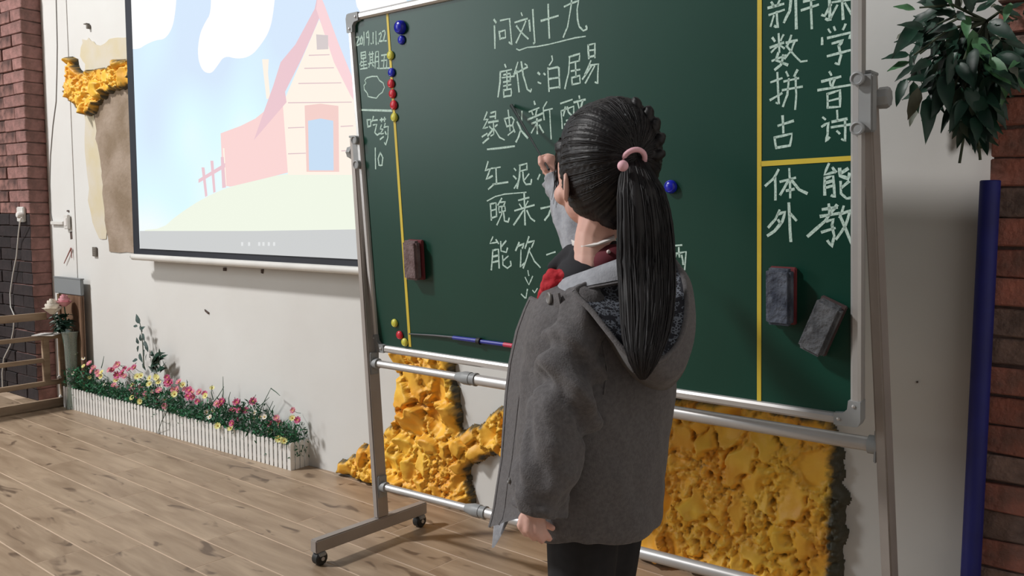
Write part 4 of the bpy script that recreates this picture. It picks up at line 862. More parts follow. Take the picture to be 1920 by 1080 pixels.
# ponytail: ribbed loft and separate strands
PT = [(1186, 292, 1.345, 17), (1192, 314, 1.33, 25), (1203, 360, 1.312, 43), (1210, 420, 1.303, 49), (1212, 490, 1.296, 52), (1214, 560, 1.268, 50), (1212, 615, 1.246, 45), (1208, 655, 1.228, 35), (1206, 688, 1.222, 22), (1205, 712, 1.222, 5)]
cl_ = [(gp(x, y, yy), w_*yy/FPX) for x, y, yy, w_ in PT]
def cat(t):
    t = max(0, min(len(cl_)-1.0001, t)); i = int(t); f_ = t-i; f2 = f_
    g = lambda k: cl_[max(0, min(len(cl_)-1, k))]
    p0, p1, p2, p3 = g(i-1)[0], g(i)[0], g(i+1)[0], g(i+2)[0]
    P = .5*((2*p1)+(p2-p0)*f_+(2*p0-5*p1+4*p2-p3)*f_*f_+(3*p1-p0-3*p2+p3)*f_**3)
    return P, g(i)[1]*(1-f2)+g(i+1)[1]*f2
pts = []; nr = 46; seg = 96; vs = []; fs = []
for i in range(nr):
    P, r_ = cat(i/(nr-1)*(len(cl_)-1))
    for k in range(seg):
        a_ = 2*PI*k/seg
        q = 1+.16*noise.noise(V(math.cos(a_)*5, math.sin(a_)*5, i*.03))+.07*noise.noise(V(math.cos(a_)*17, math.sin(a_)*17, i*.05))
        vs.append(P+V(1, 0, 0)*(math.cos(a_)*r_*q)+V(0, 1, 0)*(math.sin(a_)*r_*q*.55))
for i in range(nr-1):
    for k in range(seg): fs.append((i*seg+k, i*seg+(k+1) % seg, (i+1)*seg+(k+1) % seg, (i+1)*seg+k))
pt = MB().add(vs, fs).build('ponytail', m_hair, hair, smooth='all')
sm = MB()
for k in range(330):
    a_ = random.uniform(0, 2*PI); rr_ = random.uniform(.93, 1.07); L_ = random.uniform(6.5, 9); P = []
    for j in range(12):
        c, r_ = cat(.4+(L_-.4)*j/11); w_ = noise.noise(V(k*3.3, j*.35, 0))*.12
        P.append(c+V(1, 0, 0)*(math.cos(a_+w_)*r_*rr_)+V(0, 1, 0)*(math.sin(a_+w_)*r_*rr_*.55))
    sm.tube(P, [random.uniform(.0006, .0012)]*11+[.0004], 4, cap=False)
tag(sm.build('hair_strands', m_hair, hair, smooth='all'), kind='stuff')
hs_ = MB(); Cn = HC-FH*.02+Z*.004
def onhair(d):
    hx, hy, hz = d.dot(RH)/.080, d.dot(FH)/.088, d.dot(Z)/.107
    return Cn+d*(1/math.sqrt(hx*hx+hy*hy+hz*hz))
from mathutils.bvhtree import BVHTree
hbv = BVHTree.FromPolygons([v.co+ORG[kid.name] for v in hair.data.vertices], [tuple(p.vertices) for p in hair.data.polygons])
dT = (TIE-Cn).normalized()
for k in range(420):
    d0 = V(random.gauss(0, 1), random.gauss(0, 1), random.gauss(0, 1)).normalized()
    if d0.dot(FH) > .45 or d0.z < -.75: continue
    P = []
    for j in range(9):
        t = j/8*.93; d = (d0*(1-t)+dT*t).normalized(); h_, nn, i_, dd = hbv.ray_cast(Cn+d*.2, -d)
        if h_ is not None: P.append(h_+nn*.0004)
    if len(P) > 4: hs_.tube(P, random.uniform(.0005, .001), 4, cap=False)
tag(hs_.build('swept_strands', m_hair, hair, smooth='all'), kind='stuff')
w_ = MB()
for k in range(26):
    x0 = random.uniform(1046, 1062); y0 = random.uniform(255, 300); L_ = random.uniform(50, 110)
    w_.tube([gp(x0, y0, 1.42), gp(x0-6+random.uniform(-3, 3), y0+L_*.5, 1.45), gp(x0-8+random.uniform(-5, 8), y0+L_, 1.46)], [.0012, .0008, .0003], 4)
tag(w_.build('loose_strands', m_hair, hair), kind='stuff')
o_ = MB().tube([TIE+V(.001, -.014, -.005)+V(1, 0, .15).normalized()*(.0175*math.cos(t))+(Z*.8-V(0, .6, 0)).normalized()*(.0195*math.sin(t)) for t in [i*2*PI/24 for i in range(25)]], .0042, 10, cap=False).build('hair_tie', m_pink, hair, smooth='all')
MB().ell(gp(1168, 311, 1.305), AX, (.0085, .0085, .0085), 16, 12).build('pompom', m_pink, o_, smooth='all')
m_clip = mat('grey hair band', (96, 100, 102), .4)
MB().tube([gp(1166, 223, 1.352), gp(1172, 216, 1.348), gp(1180, 221, 1.348), gp(1178, 229, 1.35)], .0028, 8).build('small_hair_band', m_clip, hair, smooth='all')
# held pointer
tip = bp(959, 198, .005); hd_ = gp(1017, 297, 1.838); bk = hd_+(hd_-tip).normalized()*.07
m_ptr = mat('black pointer', (22, 26, 28), .4)
ptr = MB().tube([tip, tip.lerp(hd_, .5), hd_, bk], [.0046, .0030, .0019, .0026], 10).build('pointer_stick', m_ptr, smooth=True)
tag(ptr, "thin black pointer held in the child's raised hand", 'pointer')
# ------------------------------------------------------------------ magnets, erasers and the pointer lying on the board
m_mb = mat('blue magnet', (34, 44, 190), .28, c2=(28, 36, 168), scale=8); m_mr = mat('red magnet', (212, 44, 62), .35, c2=(196, 36, 52), scale=8); m_my = mat('yellow magnet', (214, 210, 84), .35, c2=(204, 198, 76), scale=8)
def magnet(px, py, r_, m_, label, hh=.008, base=0):
    P = bp(px, py, base); prof = [(r_*.92, 0), (r_, .0015), (r_, hh*.35), (r_*.96, hh*.6), (r_*.86, hh*.84), (r_*.72, hh*1.0), (r_*.66, hh*.94), (r_*.5, hh*1.04), (r_*.25, hh*1.12), (.0008, hh*1.15)]
    o = MB().lathe(P, (db, UB, -NB), prof, 26).build('magnet', m_, loc=P, smooth=35); return tag(o, label, 'magnet')
magnet(753, 51.5, .0192, m_mb, 'larger blue magnet, uppermost on the blackboard near its top left', .016)
magnet(754, 75, .0128, m_mb, 'small blue magnet touching the underside of the larger blue one')
magnet(733.5, 104, .0128, m_my, 'yellow magnet on the left tape, topmost of the magnet column')
magnet(735.5, 136, .0128, m_mb, 'blue magnet on the left tape above three red ones')
magnet(734.5, 157, .0128, m_mr, 'red magnet on the left tape directly below the blue one')
magnet(737, 176, .0128, m_mr, 'red magnet on the left tape, middle of three red ones')
magnet(739.5, 197, .0134, m_mr, 'red magnet on the left tape directly above the lower yellow one')
magnet(740.5, 220, .0128, m_my, 'yellow magnet on the left tape, lowest of the magnet column')
magnet(741, 605.5, .0125, m_my, 'yellow magnet near the lower left corner, left of the tape and above a red one')
magnet(750.5, 628, .0130, m_mr, 'red magnet between two yellow ones near the lower left corner of the blackboard')
magnet(760, 641.5, .0125, m_my, 'yellow magnet at the foot of the left tape just above the frame')
magnet(1259, 350, .0150, m_mb, 'blue magnet on the blackboard just right of the black ponytail', .013)
def eraser(px, py, w, h_, rot, label, mf, mb_, th=.03):
    c = bp(px, py); X = db*math.cos(rot)+UB*math.sin(rot); Y = UB*math.cos(rot)-db*math.sin(rot)
    t = thing('blackboard_eraser', label, 'eraser', c)
    MB().box(c-NB*(.0055), (X, Y, NB), (w/2+.001, h_/2+.001, .0052), .002).build('backing', mb_, t)
    o = MB(); o.box(c-NB*(.0118+(th-.010)/2), (X, Y, NB), (w/2, h_/2, (th-.010)/2), .006); ob = o.build('felt', mf, t, smooth=50)
    return t
m_felt1 = mat('chalky brown felt', (104, 84, 84), .95, c2=(128, 110, 110), scale=40, bump=.5); m_felt2 = mat('chalky dark blue felt', (48, 54, 68), .95, c2=(92, 98, 110), scale=32, bump=.6); m_felt3 = mat('chalky grey felt', (66, 68, 72), .95, c2=(98, 100, 104), scale=30, bump=.6)
m_eb1 = mat('dark red backing', (112, 46, 50), .6); m_eb2 = mat('brown backing', (76, 60, 60), .6)
eraser(784, 486, .055, .112, -.02, 'brownish blackboard eraser by the left yellow tape', m_felt1, m_eb1, .034)
eraser(1471, 553, .053, .117, -.01, 'upright dark eraser beside the right yellow tape', m_felt2, m_eb1, .036)
eraser(1547, 610, .052, .112, -.40, 'tilted dark grey eraser near the lower right corner of the blackboard', m_felt3, m_eb2, .036)
m_rod = mat('dark metal rod', (78, 78, 80), .4, .4); m_bh = mat('blue plastic handle', (40, 48, 150), .35); m_rc = mat('red plastic end', (198, 50, 84), .4)
pk = thing('rod_pointer', 'grey rod with blue handle and red end held flat along the bottom of the blackboard', 'pointer', bp(860, 640, .006))
MB().tube([bp(767, 626, .005), bp(815, 629, .006), bp(862, 633.5, .007)], [.0022, .003, .0036], 10).build('rod', m_rod, pk, smooth=True)
MB().tube([bp(850, 633, .007), bp(896, 639, .0075)], [.0055, .0065], 12).build('handle', m_bh, pk, smooth=True)
MB().tube([bp(895, 639, .0075), bp(901, 640, .0075)], .0095, 12).build('ring', m_black, pk, smooth=True)
MB().tube([bp(900, 640, .0075), bp(946, 646, .0065)], [.0055, .0055], 12).build('handle', m_bh, pk, smooth=True)
MB().tube([bp(945, 646, .0065), bp(962, 648.5, .0065)], .0062, 12).build('end_cap', m_rc, pk, smooth=True)
# ------------------------------------------------------------------ blue pole in the right corner
m_blue = mat('dark blue vinyl', (26, 32, 116), .6, c2=(22, 26, 100), scale=12)
OB = .078
pc = wp(1857, 338, OB); zt_ = pc.z; s_ = ws(pc)[0]; rad = .0205
o = MB().lathe(W(s_, OB, 0), (dw, nw, Z), [(rad, 0), (rad, zt_-.002), (rad-.002, zt_), (.012, zt_), (.011, zt_-.03)], 24).build('rolled_mat', m_blue, smooth=35)
tag(o, 'tall dark blue rolled mat standing on end against the right brick pillar', 'mat')
# ------------------------------------------------------------------ hanging artificial plant
def leaf_mesh(name, m_, bend=.18, wid=.2, seed=0, n=7):
    rnd = random.Random(seed); vs = []; fs = []
    for i in range(n+1):
        t = i/n; w = wid*math.sin(PI*min(1, t**.75*1.0))**.9*(1-.25*t) if 0 < i < n else .004
        y = t; z = -bend*t*t+rnd.uniform(-.012, .012); tw = rnd.uniform(-.03, .03)
        vs += [(-w, y, z+w*.35+tw), (0, y, z), (w, y, z+w*.35-tw)]
    for i in range(n): a = i*3; fs += [(a, a+1, a+4, a+3), (a+1, a+2, a+5, a+4)]
    me = bpy.data.meshes.new(name); me.from_pydata(vs, [], fs); me.materials.append(m_); me.polygons.foreach_set('use_smooth', [True]*len(me.polygons)); return me
m_lf = mat('dark green leaf', (28, 64, 47), .45, c2=(23, 52, 41), scale=3, rand=.25, spec=.5); m_lf2 = mat('light green leaf', (84, 132, 88), .5, c2=(66, 112, 74), scale=3, rand=.15); m_lf3 = mat('dry grey green leaf', (112, 116, 100), .6, c2=(92, 98, 86), scale=3)
m_stem = mat('brown green stem', (62, 72, 52), .7)
LV = [leaf_mesh('leaf', m_lf, b_, w_, i) for i, (b_, w_) in enumerate(((.12, .2), (.3, .22), (.05, .17), (.4, .19)))]; LL = [leaf_mesh('leaf', m_lf2, .1, .21, 9), leaf_mesh('leaf', m_lf3, .2, .2, 10)]
root = wp(1850, 60, .10); hp_ = thing('hanging_plant', 'dark green artificial leafy plant hanging high at the right brick pillar', 'plant', root)
def leaf_at(base, tip_, me, roll, parent, name='leaf'):
    d = tip_-base; L_ = d.length; Y = d.normalized(); ref = (-nw*.8+Z*.5+dw*roll).normalized(); X = Y.cross(ref)
    X = X.normalized() if X.length > .01 else dw; Zz = X.cross(Y)
    return put(me, name, frame(base, X*L_, Y*L_, Zz*L_), parent)
special = [((1716, 18), (1676, 10), .16, 4), ((1706, 103), (1653, 107), .17, 0), ((1706, 116), (1663, 131), .16, 4), ((1716, 122), (1677, 152), .18, 2), ((1700, 148), (1676, 194), .17, 1), ((1742, 28), (1692, 60), .18, 0), ((1752, 148), (1694, 146), .15, 0), ((1722, 188), (1703, 234), .05, 5), ((1806, 192), (1786, 227), .12, 5), ((1768, 140), (1746, 182), .14, 0), ((1795, 150), (1758, 192), .15, 1), ((1812, 30), (1812, 72), .2, 4), ((1895, 5), (1882, 40), .22, 4), ((1915, 110), (1890, 128), .24, 4), ((1875, 70), (1858, 90), .2, 5), ((1735, 50), (1716, 80), .15, 0), ((1750, 90), (1712, 80), .17, 2), ((1780, 5), (1722, -6), .17, 1)]
pool = LV+LL
for a_, b_, off_, k in special:
    leaf_at(wp(a_[0], a_[1], off_), wp(b_[0], b_[1], off_+.02), pool[k], 0, hp_)
stm = MB()
for i in range(16):
    ex, ey = random.choice([(1720, 20), (1715, 110), (1740, 60), (1725, 150), (1770, 190), (1800, 200), (1830, 215), (1780, 120), (1900, 40), (1890, 120), (1850, 160), (1815, 235)]); ex += random.uniform(-12, 12); ey += random.uniform(-12, 12)
    P = [wp(1850, 40, .12), wp((1850+ex)/2, (40+ey)/2-18, .20), wp(ex, ey, random.uniform(.12, .22))]; stm.tube(P, [.004, .003, .002], 6)
for q in ([(1812, 190), (1808, 250), (1799, 306)], [(1820, 200), (1823, 250), (1826, 280)], [(1828, 200), (1834, 260), (1838, 300)], [(1822, 262), (1830, 276), (1843, 276)]): stm.tube([wp(x, y, .12) for x, y in q], [.0035, .0028, .003], 8)
stm.build('stem', m_stem, hp_, smooth=True)
for i in range(276):
    while True:
        x = random.gauss(1818, 54); y = random.gauss(95, 62)
        if i % 6 == 0: x = random.uniform(1800, 1856); y = random.uniform(170, 228)
        if i % 6 == 0 or (1712 < x < 1925 and -30 < y < 185+max(0, (x-1760)*.35) and y < 245 and not (x > 1862 and y > 150)): break
    cx, cy = x-1815, y-40; an = math.atan2(cy, cx)+random.uniform(-.9, .9); L_ = random.uniform(38, 66)
    o_ = random.uniform(.06, .24); me = random.choice(LV) if random.random() < .92 else random.choice(LL)
    leaf_at(wp(x, y, o_), wp(x+math.cos(an)*L_, y+math.sin(an)*L_*.9+8, o_+random.uniform(-.05, .06)), me, random.uniform(-.8, .8), hp_)
# ------------------------------------------------------------------ picket planter
PO = .088; sA = -2.0; sB = ws(wp(545, 860, PO))[0]
pn = thing('picket_planter', 'long low white picket fence planter along the wall', 'planter', W((sA+sB)/2, PO/2, 0))
m_pk = mat('white plastic picket', (232, 230, 226), .5, c2=(222, 220, 215), scale=10)
def picket_mesh():
    w = sp*.36; t = .003; h_ = .112; pr_ = [(-w, 0), (w, 0), (w, h_-.008), (w*.6, h_-.002), (0, h_), (-w*.6, h_-.002), (-w, h_-.008)]
    k = len(pr_); vs = [(x, -t/2, z) for x, z in pr_]+[(x, t/2, z) for x, z in pr_]
    me = bpy.data.meshes.new('picket'); me.from_pydata(vs, [], [tuple(range(k)), tuple(range(k, 2*k))[::-1]]+[(i, (i+1) % k+0, (i+1) % k+k, i+k) for i in range(k)]); me.materials.append(m_pk)
    bm = bmesh.new(); bm.from_mesh(me); bmesh.ops.recalc_face_normals(bm, faces=bm.faces); bm.to_mesh(me); bm.free(); return me
sp = ws(wp(545, 860, PO))[0]-ws(wp(536.6, 858, PO))[0]; npk = int((sB-sA)/sp); pkm = picket_mesh(); print('PICKETS', npk, sp)
for i in range(npk+1): put(pkm, 'picket', frame(W(sB-.009-i*(sB-sA-.018)/npk, PO, 0), dw, nw, Z), pn)
for i in range(4): put(pkm, 'picket', frame(W(sB, .009+i*(PO-.018)/3, 0), nw, -dw, Z), pn); 
for z_ in (.022, .072):
    MB().box(W((sA+sB)/2, PO-.004, z_), WX, ((sB-sA)/2, .002, .007)).build('rail', m_pk, pn)
    MB().box(W(sB-.004, PO/2, z_), WX, (.002, PO/2, .007)).build('rail', m_pk, pn)
MB().box(W((sA+sB)/2, PO/2, .006), WX, ((sB-sA)/2-.006, PO/2-.008, .005)).build('tray', m_pk, pn)
# foliage filling the planter
m_fol = mat('bright artificial foliage', (46, 128, 80), .6, c2=(26, 76, 50), scale=25, detail=2); m_fol2 = mat('dark foliage', (36, 70, 52), .6, c2=(52, 92, 70), scale=20)
fm = MB(); rnd = random.Random(4)
for i in range(7600):
    s_ = rnd.uniform(sA+.02, sB+.02); o_ = rnd.uniform(.006, PO+.018); top = .182+.025*math.sin(s_*9)+.018*math.sin(s_*23)
    z_ = rnd.uniform(.05, top) if o_ < PO-.008 else rnd.uniform(.115, top)
    p = W(s_, o_, z_); d = V(rnd.gauss(0, 1), rnd.gauss(0, 1), rnd.gauss(.5, .9)).normalized(); L_ = rnd.uniform(.012, .032); w = d.cross(V(rnd.gauss(0, 1), rnd.gauss(0, 1), rnd.gauss(0, 1))).normalized()*rnd.uniform(.002, .0045)
    q = p+d*L_
    if ws(q)[1] < .003 or ws(q)[1] > PO+.03: continue
    fm.add([p-w*.3, p+d*L_*.5-w, q, p+d*L_*.5+w], [(0, 1, 2, 3)], 1 if rnd.random() < .35 else 0)
tag(fm.build('foliage', [m_fol, m_fol2]), 'dense green artificial foliage filling the white picket planter', 'foliage', kind='stuff')
gm = MB()
for x0, y0, x1, y1, o_ in ((415, 765, 418, 706, .05), (395, 760, 420, 725, .05), (455, 770, 480, 740, .05), (470, 780, 505, 745, .06), (480, 790, 508, 728, .04), (508, 728, 525, 742, .04), (500, 790, 512, 752, .05), (520, 800, 498, 755, .05), (345, 740, 352, 715, .05), (355, 745, 350, 712, .05), (400, 750, 398, 722, .04), (455, 775, 440, 745, .05), (485, 785, 470, 748, .04), (492, 790, 515, 760, .05), (430, 760, 432, 735, .05), (190, 690, 195, 668, .05), (175, 690, 172, 672, .05)):
    a_ = wp(x0, y0, o_); b_ = wp(x1, y1, o_+.005); mdl = (a_+b_)/2+dw*random.uniform(-.012, .012); gm.tube([a_, mdl, b_], [.0022, .0018, .001], 5)
tag(gm.build('grass_blades', m_fol2), 'thin dark grass blades rising above the flowers in the planter', 'grass', kind='stuff')
def blossom(name, np_, r_, mp, mc, cup=.35, layers=1):
    mb = MB()
    for l in range(layers):
        rr_ = r_*(1-.35*l)
        for k in range(np_):
            a = 2*PI*(k+.5*l)/np_; w = 1.9*PI/np_; z0 = .001+l*.003
            pts = [(0, 0, z0), (math.cos(a-w/2)*rr_*.6, math.sin(a-w/2)*rr_*.6, rr_*cup*.5+z0), (math.cos(a-w*.34)*rr_, math.sin(a-w*.34)*rr_, rr_*cup*(1+.5*l)+z0), (math.cos(a+w*.34)*rr_, math.sin(a+w*.34)*rr_, rr_*cup*(1+.5*l)+z0), (math.cos(a+w/2)*rr_*.6, math.sin(a+w/2)*rr_*.6, rr_*cup*.5+z0)]
            mb.add(pts, [(0, 1, 2, 3, 4)], 0)
    mb.ell((0, 0, .004), AX, (r_*.3, r_*.3, r_*.16), 8, 5, 1)
    mb.tube([(0, 0, 0), (0, .004, -.03), (0, .0, -.06)], .0012, 5, mi=2)
    me = bpy.data.meshes.new(name); me.from_pydata(mb.v, [], mb.f)
    for q in (mp, mc, m_fol): me.materials.append(q)
    me.polygons.foreach_set('material_index', mb.mi); return me
m_pm = mat('magenta petal', (196, 66, 116), .6, c2=(214, 116, 152), scale=60, rand=.12); m_pl = mat('pale pink petal', (226, 160, 172), .6, c2=(210, 120, 140), scale=60, rand=.1); m_py = mat('pale yellow petal', (228, 224, 150), .6, c2=(214, 206, 120), scale=60, rand=.08); m_cy = mat('flower centre', (196, 160, 70), .8); m_pw = mat('cream petal', (230, 222, 206), .6, rand=.06)
FLW = {'p': blossom('magenta_flower', 8, .019, m_pm, m_cy, .45, 2), 'l': blossom('pale_pink_flower', 7, .018, m_pl, m_cy, .4, 2), 'y': blossom('yellow_flower', 9, .0165, m_py, m_cy, .3, 1), 'w': blossom('cream_flower', 8, .0145, m_pw, m_cy, .3, 1)}
LBL = {'p': ('magenta artificial flower among the foliage of the picket planter', 'magenta flowers in the picket planter'), 'l': ('pale pink artificial flower among the foliage of the picket planter', 'pale pink flowers in the picket planter'), 'y': ('pale yellow artificial flower among the foliage of the picket planter', 'pale yellow flowers in the picket planter'), 'w': ('small cream artificial flower among the foliage of the picket planter', 'cream flowers in the picket planter')}
za = lambda l: [(x/4.153, 540+y/4.153) for x, y in l]; zb_ = lambda l: [(240+x/4.155, 640+y/4.155) for x, y in l]
fl_pos = [('y', p) for p in za([(652, 610), (700, 700), (905, 720), (1070, 690), (1100, 683), (1165, 750), (1220, 705), (1140, 850), (1035, 755), (1215, 690), (790, 690)])+zb_([(225, 285), (35, 440), (655, 365), (800, 680), (1110, 700), (1175, 765), (1215, 778), (430, 340), (1280, 600), (700, 660)])]
fl_pos += [('w', p) for p in za([(820, 755), (1030, 860), (1235, 840), (660, 725), (1255, 775), (650, 550), (570, 665)])+zb_([(240, 425), (615, 555), (660, 545), (985, 600), (1035, 590), (1090, 690), (1180, 685), (290, 455), (1065, 590)])]
fl_pos += [('p', p) for p in za([(930, 600), (975, 630), (960, 660), (1010, 640), (1050, 622), (920, 680), (1310, 735), (1480, 855), (1060, 835), (880, 640)])+zb_([(480, 385), (470, 430), (510, 440), (600, 410), (735, 470), (725, 500), (850, 480), (980, 470), (820, 540), (870, 540), (920, 540), (875, 600), (815, 640), (1325, 615), (320, 330), (1110, 645), (545, 470)])]
fl_pos += [('l', p) for p in za([(720, 645), (760, 655), (855, 640), (1050, 770), (1100, 770), (890, 760), (920, 780), (1345, 800), (1380, 790), (1190, 810), (1240, 800), (1440, 790), (700, 590)])+zb_([(350, 375), (380, 390), (400, 320), (1180, 640), (290, 505), (1290, 540), (1160, 600), (500, 400), (560, 400)])]
ORD = 'first second third fourth fifth sixth seventh eighth ninth tenth eleventh twelfth thirteenth fourteenth fifteenth sixteenth seventeenth eighteenth nineteenth twentieth twenty-first twenty-second twenty-third twenty-fourth twenty-fifth twenty-sixth twenty-seventh twenty-eighth twenty-ninth thirtieth'.split()
rq = random.Random(11); more = []
for k, (x, y) in fl_pos:
    if rq.random() < .42 and x < 520: more.append((k if rq.random() < .6 else rq.choice('plyw'), (x+rq.uniform(-14, 14), y+rq.uniform(-9, 12))))
cnts = {k: sum(1 for q in fl_pos if q[0] == k) for k in 'plyw'}
for q in more:
    if cnts[q[0]] < 30: fl_pos.append(q); cnts[q[0]] += 1
fl_pos.sort(key=lambda q: q[1][0]); cnt = {}
KN = {'p': 'magenta', 'l': 'pale pink', 'y': 'pale yellow', 'w': 'small cream'}
for i, (k, (x, y)) in enumerate(fl_pos):
    o_ = random.uniform(.035, .085); P = wp(x, y, o_)
    if P.z < .125: o_ = PO+.012; P = wp(x, y, o_)
    nrm = (-nw*random.uniform(.6, 1.3)+Z*random.uniform(.3, 1)+dw*random.uniform(-.1, .7)).normalized(); X = nrm.cross(Z).normalized(); Y = nrm.cross(X)
    sc = random.uniform(.68, .98)*(1.35 if (k == 'p' and i % 5 == 0) else 1)
    ob = bpy.data.objects.new(FLW[k].name, FLW[k]); COL.objects.link(ob); ob.matrix_world = frame(P, X*sc, Y*sc, nrm*sc); cnt[k] = cnt.get(k, 0)+1; tag(ob, '%s artificial flower in the picket planter, %s of its colour counting from the railing' % (KN[k], ORD[cnt[k]-1]), 'flower', LBL[k][1])
# tall sprays
m_eu = mat('dusky eucalyptus leaf', (66, 88, 82), .6, c2=(52, 72, 68), scale=6, rand=.2)
EU = leaf_mesh('leaf', m_eu, .1, .24, 21)
sp1 = thing('eucalyptus_spray', 'tall thin dusky green spray rising from the planter against the wall', 'artificial plant', wp(270, 690, .05))
P = [wp(270, 690, .05), wp(268, 650, .045), wp(266, 625, .04), wp(262, 605, .04), wp(256, 590, .04)]
MB().tube(P, [.003, .0025, .002, .0015, .001], 6).build('stem', m_stem, sp1)
for a_, b_ in (((258, 612), (249, 611)), ((262, 607), (254, 588)), ((264, 620), (271, 612)), ((265, 640), (262, 625)), ((268, 625), (270, 640)), ((260, 645), (255, 632)), ((270, 640), (276, 652)), ((260, 648), (257, 660)), ((271, 655), (269, 668)), ((262, 662), (266, 680)), ((275, 664), (272, 676)), ((258, 675), (247, 677)), ((256, 680), (252, 686)), ((268, 680), (272, 695)), ((274, 645), (277, 660)), ((263, 610), (266, 622))):
    leaf_at(wp(*a_, .045), wp(b_[0], b_[1], .05), EU, random.uniform(-.3, .3), sp1)
sp2 = thing('leafy_sprig', 'bushy dark green sprig beside the tall spray in the planter', 'artificial plant', wp(292, 700, .05))
MB().tube([wp(290, 705, .05), wp(293, 680, .05), wp(300, 662, .05)], [.003, .002, .001], 6).build('stem', m_stem, sp2)
for i in range(34):
    x = random.uniform(282, 303); y = random.uniform(668, 702); an = random.uniform(-2.6, -.5)
    L_ = random.uniform(10, 17); leaf_at(wp(x, y, .05), wp(x+math.cos(an)*L_, y+math.sin(an)*L_, .05+random.uniform(-.01, .02)), LV[i % 4], random.uniform(-.6, .6), sp2)
twg = MB().tube([wp(311, 760, PO+.012), wp(313, 772, PO+.02), wp(303, 790, PO+.03), fp(296, 812, .003)], .0016, 6); twg.tube([wp(309, 765, PO+.012), wp(306, 782, PO+.03), fp(300, 803, .003)], .0014, 6)
tag(twg.build('fallen_twig', m_stem), 'dark thin twig hanging over the front of the picket planter', 'twig')
# ------------------------------------------------------------------ wooden railing on the left
SRL = -2.045
rp = lambda x, y: hit(x, y, W(SRL, 0, 0), dw)
m_wd = mat('weathered wood rail', (168, 146, 122), .75, c2=(140, 118, 98), scale=6, detail=6, stretch=(1, 1, 5), bump=.15)
rl = thing('wooden_railing', 'low weathered wooden railing standing left of the planter', 'railing', W(SRL, .4, 0))
def rrail(x0, x1, yt0, yb0, yt1, yb1, name='rail', th=.012, ext=True):
    a_, b_ = rp(x0, (yt0+yb0)/2), rp(x1, (yt1+yb1)/2); h_ = (rp(x0, yt0)-rp(x0, yb0)).length/2
    zz = (a_.z+b_.z)/2; oa, ob_ = ws(a_)[1], ws(b_)[1]
    if ext: oa = .95
    return MB().box(W(SRL, (oa+ob_)/2, zz), WX, (th, abs(oa-ob_)/2, h_), .003).build(name, m_wd, rl)
rrail(10, 86, 592, 606, 586, 599); rrail(10, 118, 634, 642, 627, 636); rrail(10, 80, 680, 688, 672, 680); rrail(10, 118, 725, 734, 710, 719); rrail(10, 130, 762, 778, 744, 757, 'bottom_rail', .016)
def rpost(x0, x1, y0, y1):
    a_, b_ = rp((x0+x1)/2, y0), rp((x0+x1)/2, y1); w = abs(ws(rp(x0, y0))[1]-ws(rp(x1, y0))[1])/2
    MB().box(W(SRL, ws(a_)[1], (a_.z+max(b_.z, .001))/2), WX, (.013, w, (a_.z-max(b_.z, .001))/2), .003).build('post', m_wd, rl)
rpost(78, 90, 630, 718); rpost(109, 126, 624, 757)
MB().box(W(SRL, .93, .19), WX, (.016, .02, .19), .003).build('post', m_wd, rl)
# cabinet end and grey box, vase with roses
m_w2 = mat('brown wood panel', (128, 100, 78), .6, c2=(104, 78, 60), scale=5, detail=6, stretch=(6, 1, 1)); m_gb = mat('grey painted box', (132, 136, 138), .6)
OC = .035
def pbox(name, x0, x1, y0, y1, o0, o1, m_, label, cat, bev=.002):
    a_ = wp(x0, y0, o1); b_ = wp(x1, y1, o1); s0_, s1_ = ws(wp(x0, (y0+y1)/2, o1))[0], ws(wp(x1, (y0+y1)/2, o1))[0]; zt2, zb2_ = a_.z, max(0.0005, b_.z)
    return tag(MB().box(W((s0_+s1_)/2, (o0+o1)/2, (zt2+zb2_)/2), WX, ((s1_-s0_)/2, (o1-o0)/2, (zt2-zb2_)/2), bev).build(name, m_), label, cat)
zc0 = wp(130, 552, OC).z
a_ = ws(wp(112, 600, OC))[0]; b_ = ws(wp(158, 620, OC))[0]
wc_ = thing('wooden_board', 'brown wooden board standing upright against the wall behind the vase', 'board', W((a_+b_)/2, .03, 0))
MB().box(W((a_+b_)/2, .0285+.004, zc0/2), WX, ((b_-a_)/2, .0045, zc0/2), .002).build('panel', m_w2, wc_)
MB().box(W(b_-.014, .0415, zc0/2), WX, (.012, .0045, zc0/2-.002), .002).build('side_strip', m_w2, wc_)
MB().box(W(a_+.014, .0415, zc0/2), WX, (.012, .0045, zc0/2-.002), .002).build('side_strip', m_w2, wc_)
a_ = ws(wp(104, 535, OC))[0]; b_ = ws(wp(154, 537, OC))[0]; z1 = wp(130, 521, OC).z
gb = MB().box(W((a_+b_)/2, .034, (zc0+z1)/2+.0005), WX, ((b_-a_)/2, .008, (z1-zc0)/2-.0005), .003); gb.box(W((a_+b_)/2, .034, z1-.001), WX, ((b_-a_)/2+.003, .010, .003), .001)
tag(gb.build('grey_box', m_gb), 'flat grey box resting on top of the brown wooden board', 'box')
m_gl = mat('greenish vase glass', (226, 236, 228), .12); gb_ = m_gl.node_tree.nodes['Principled BSDF']; gb_.inputs['Transmission Weight'].default_value = .85; gb_.inputs['IOR'].default_value = 1.3
vc = W(-1.985, .115, 0); vtz = hit(130, 622, vc, V(0, 1, 0)).z; vc = V(hit(132, 640, vc, V(0, 1, 0)).x, vc.y, 0)
vs_ = thing('glass_vase', 'tall greenish glass vase on the floor beside the railing', 'vase', vc)
MB().lathe(vc, AX, [(.03, .001), (.032, .01), (.024, .12), (.032, vtz-.04), (.040, vtz), (.037, vtz), (.029, vtz-.04), (.021, .12), (.027, .014)], 20).build('vase_body', m_gl, vs_, smooth=50)
MB().lathe(vc, AX, [(.041, vtz-.003), (.0415, vtz+.001), (.038, vtz+.001)], 20).build('lip', m_gl, vs_)
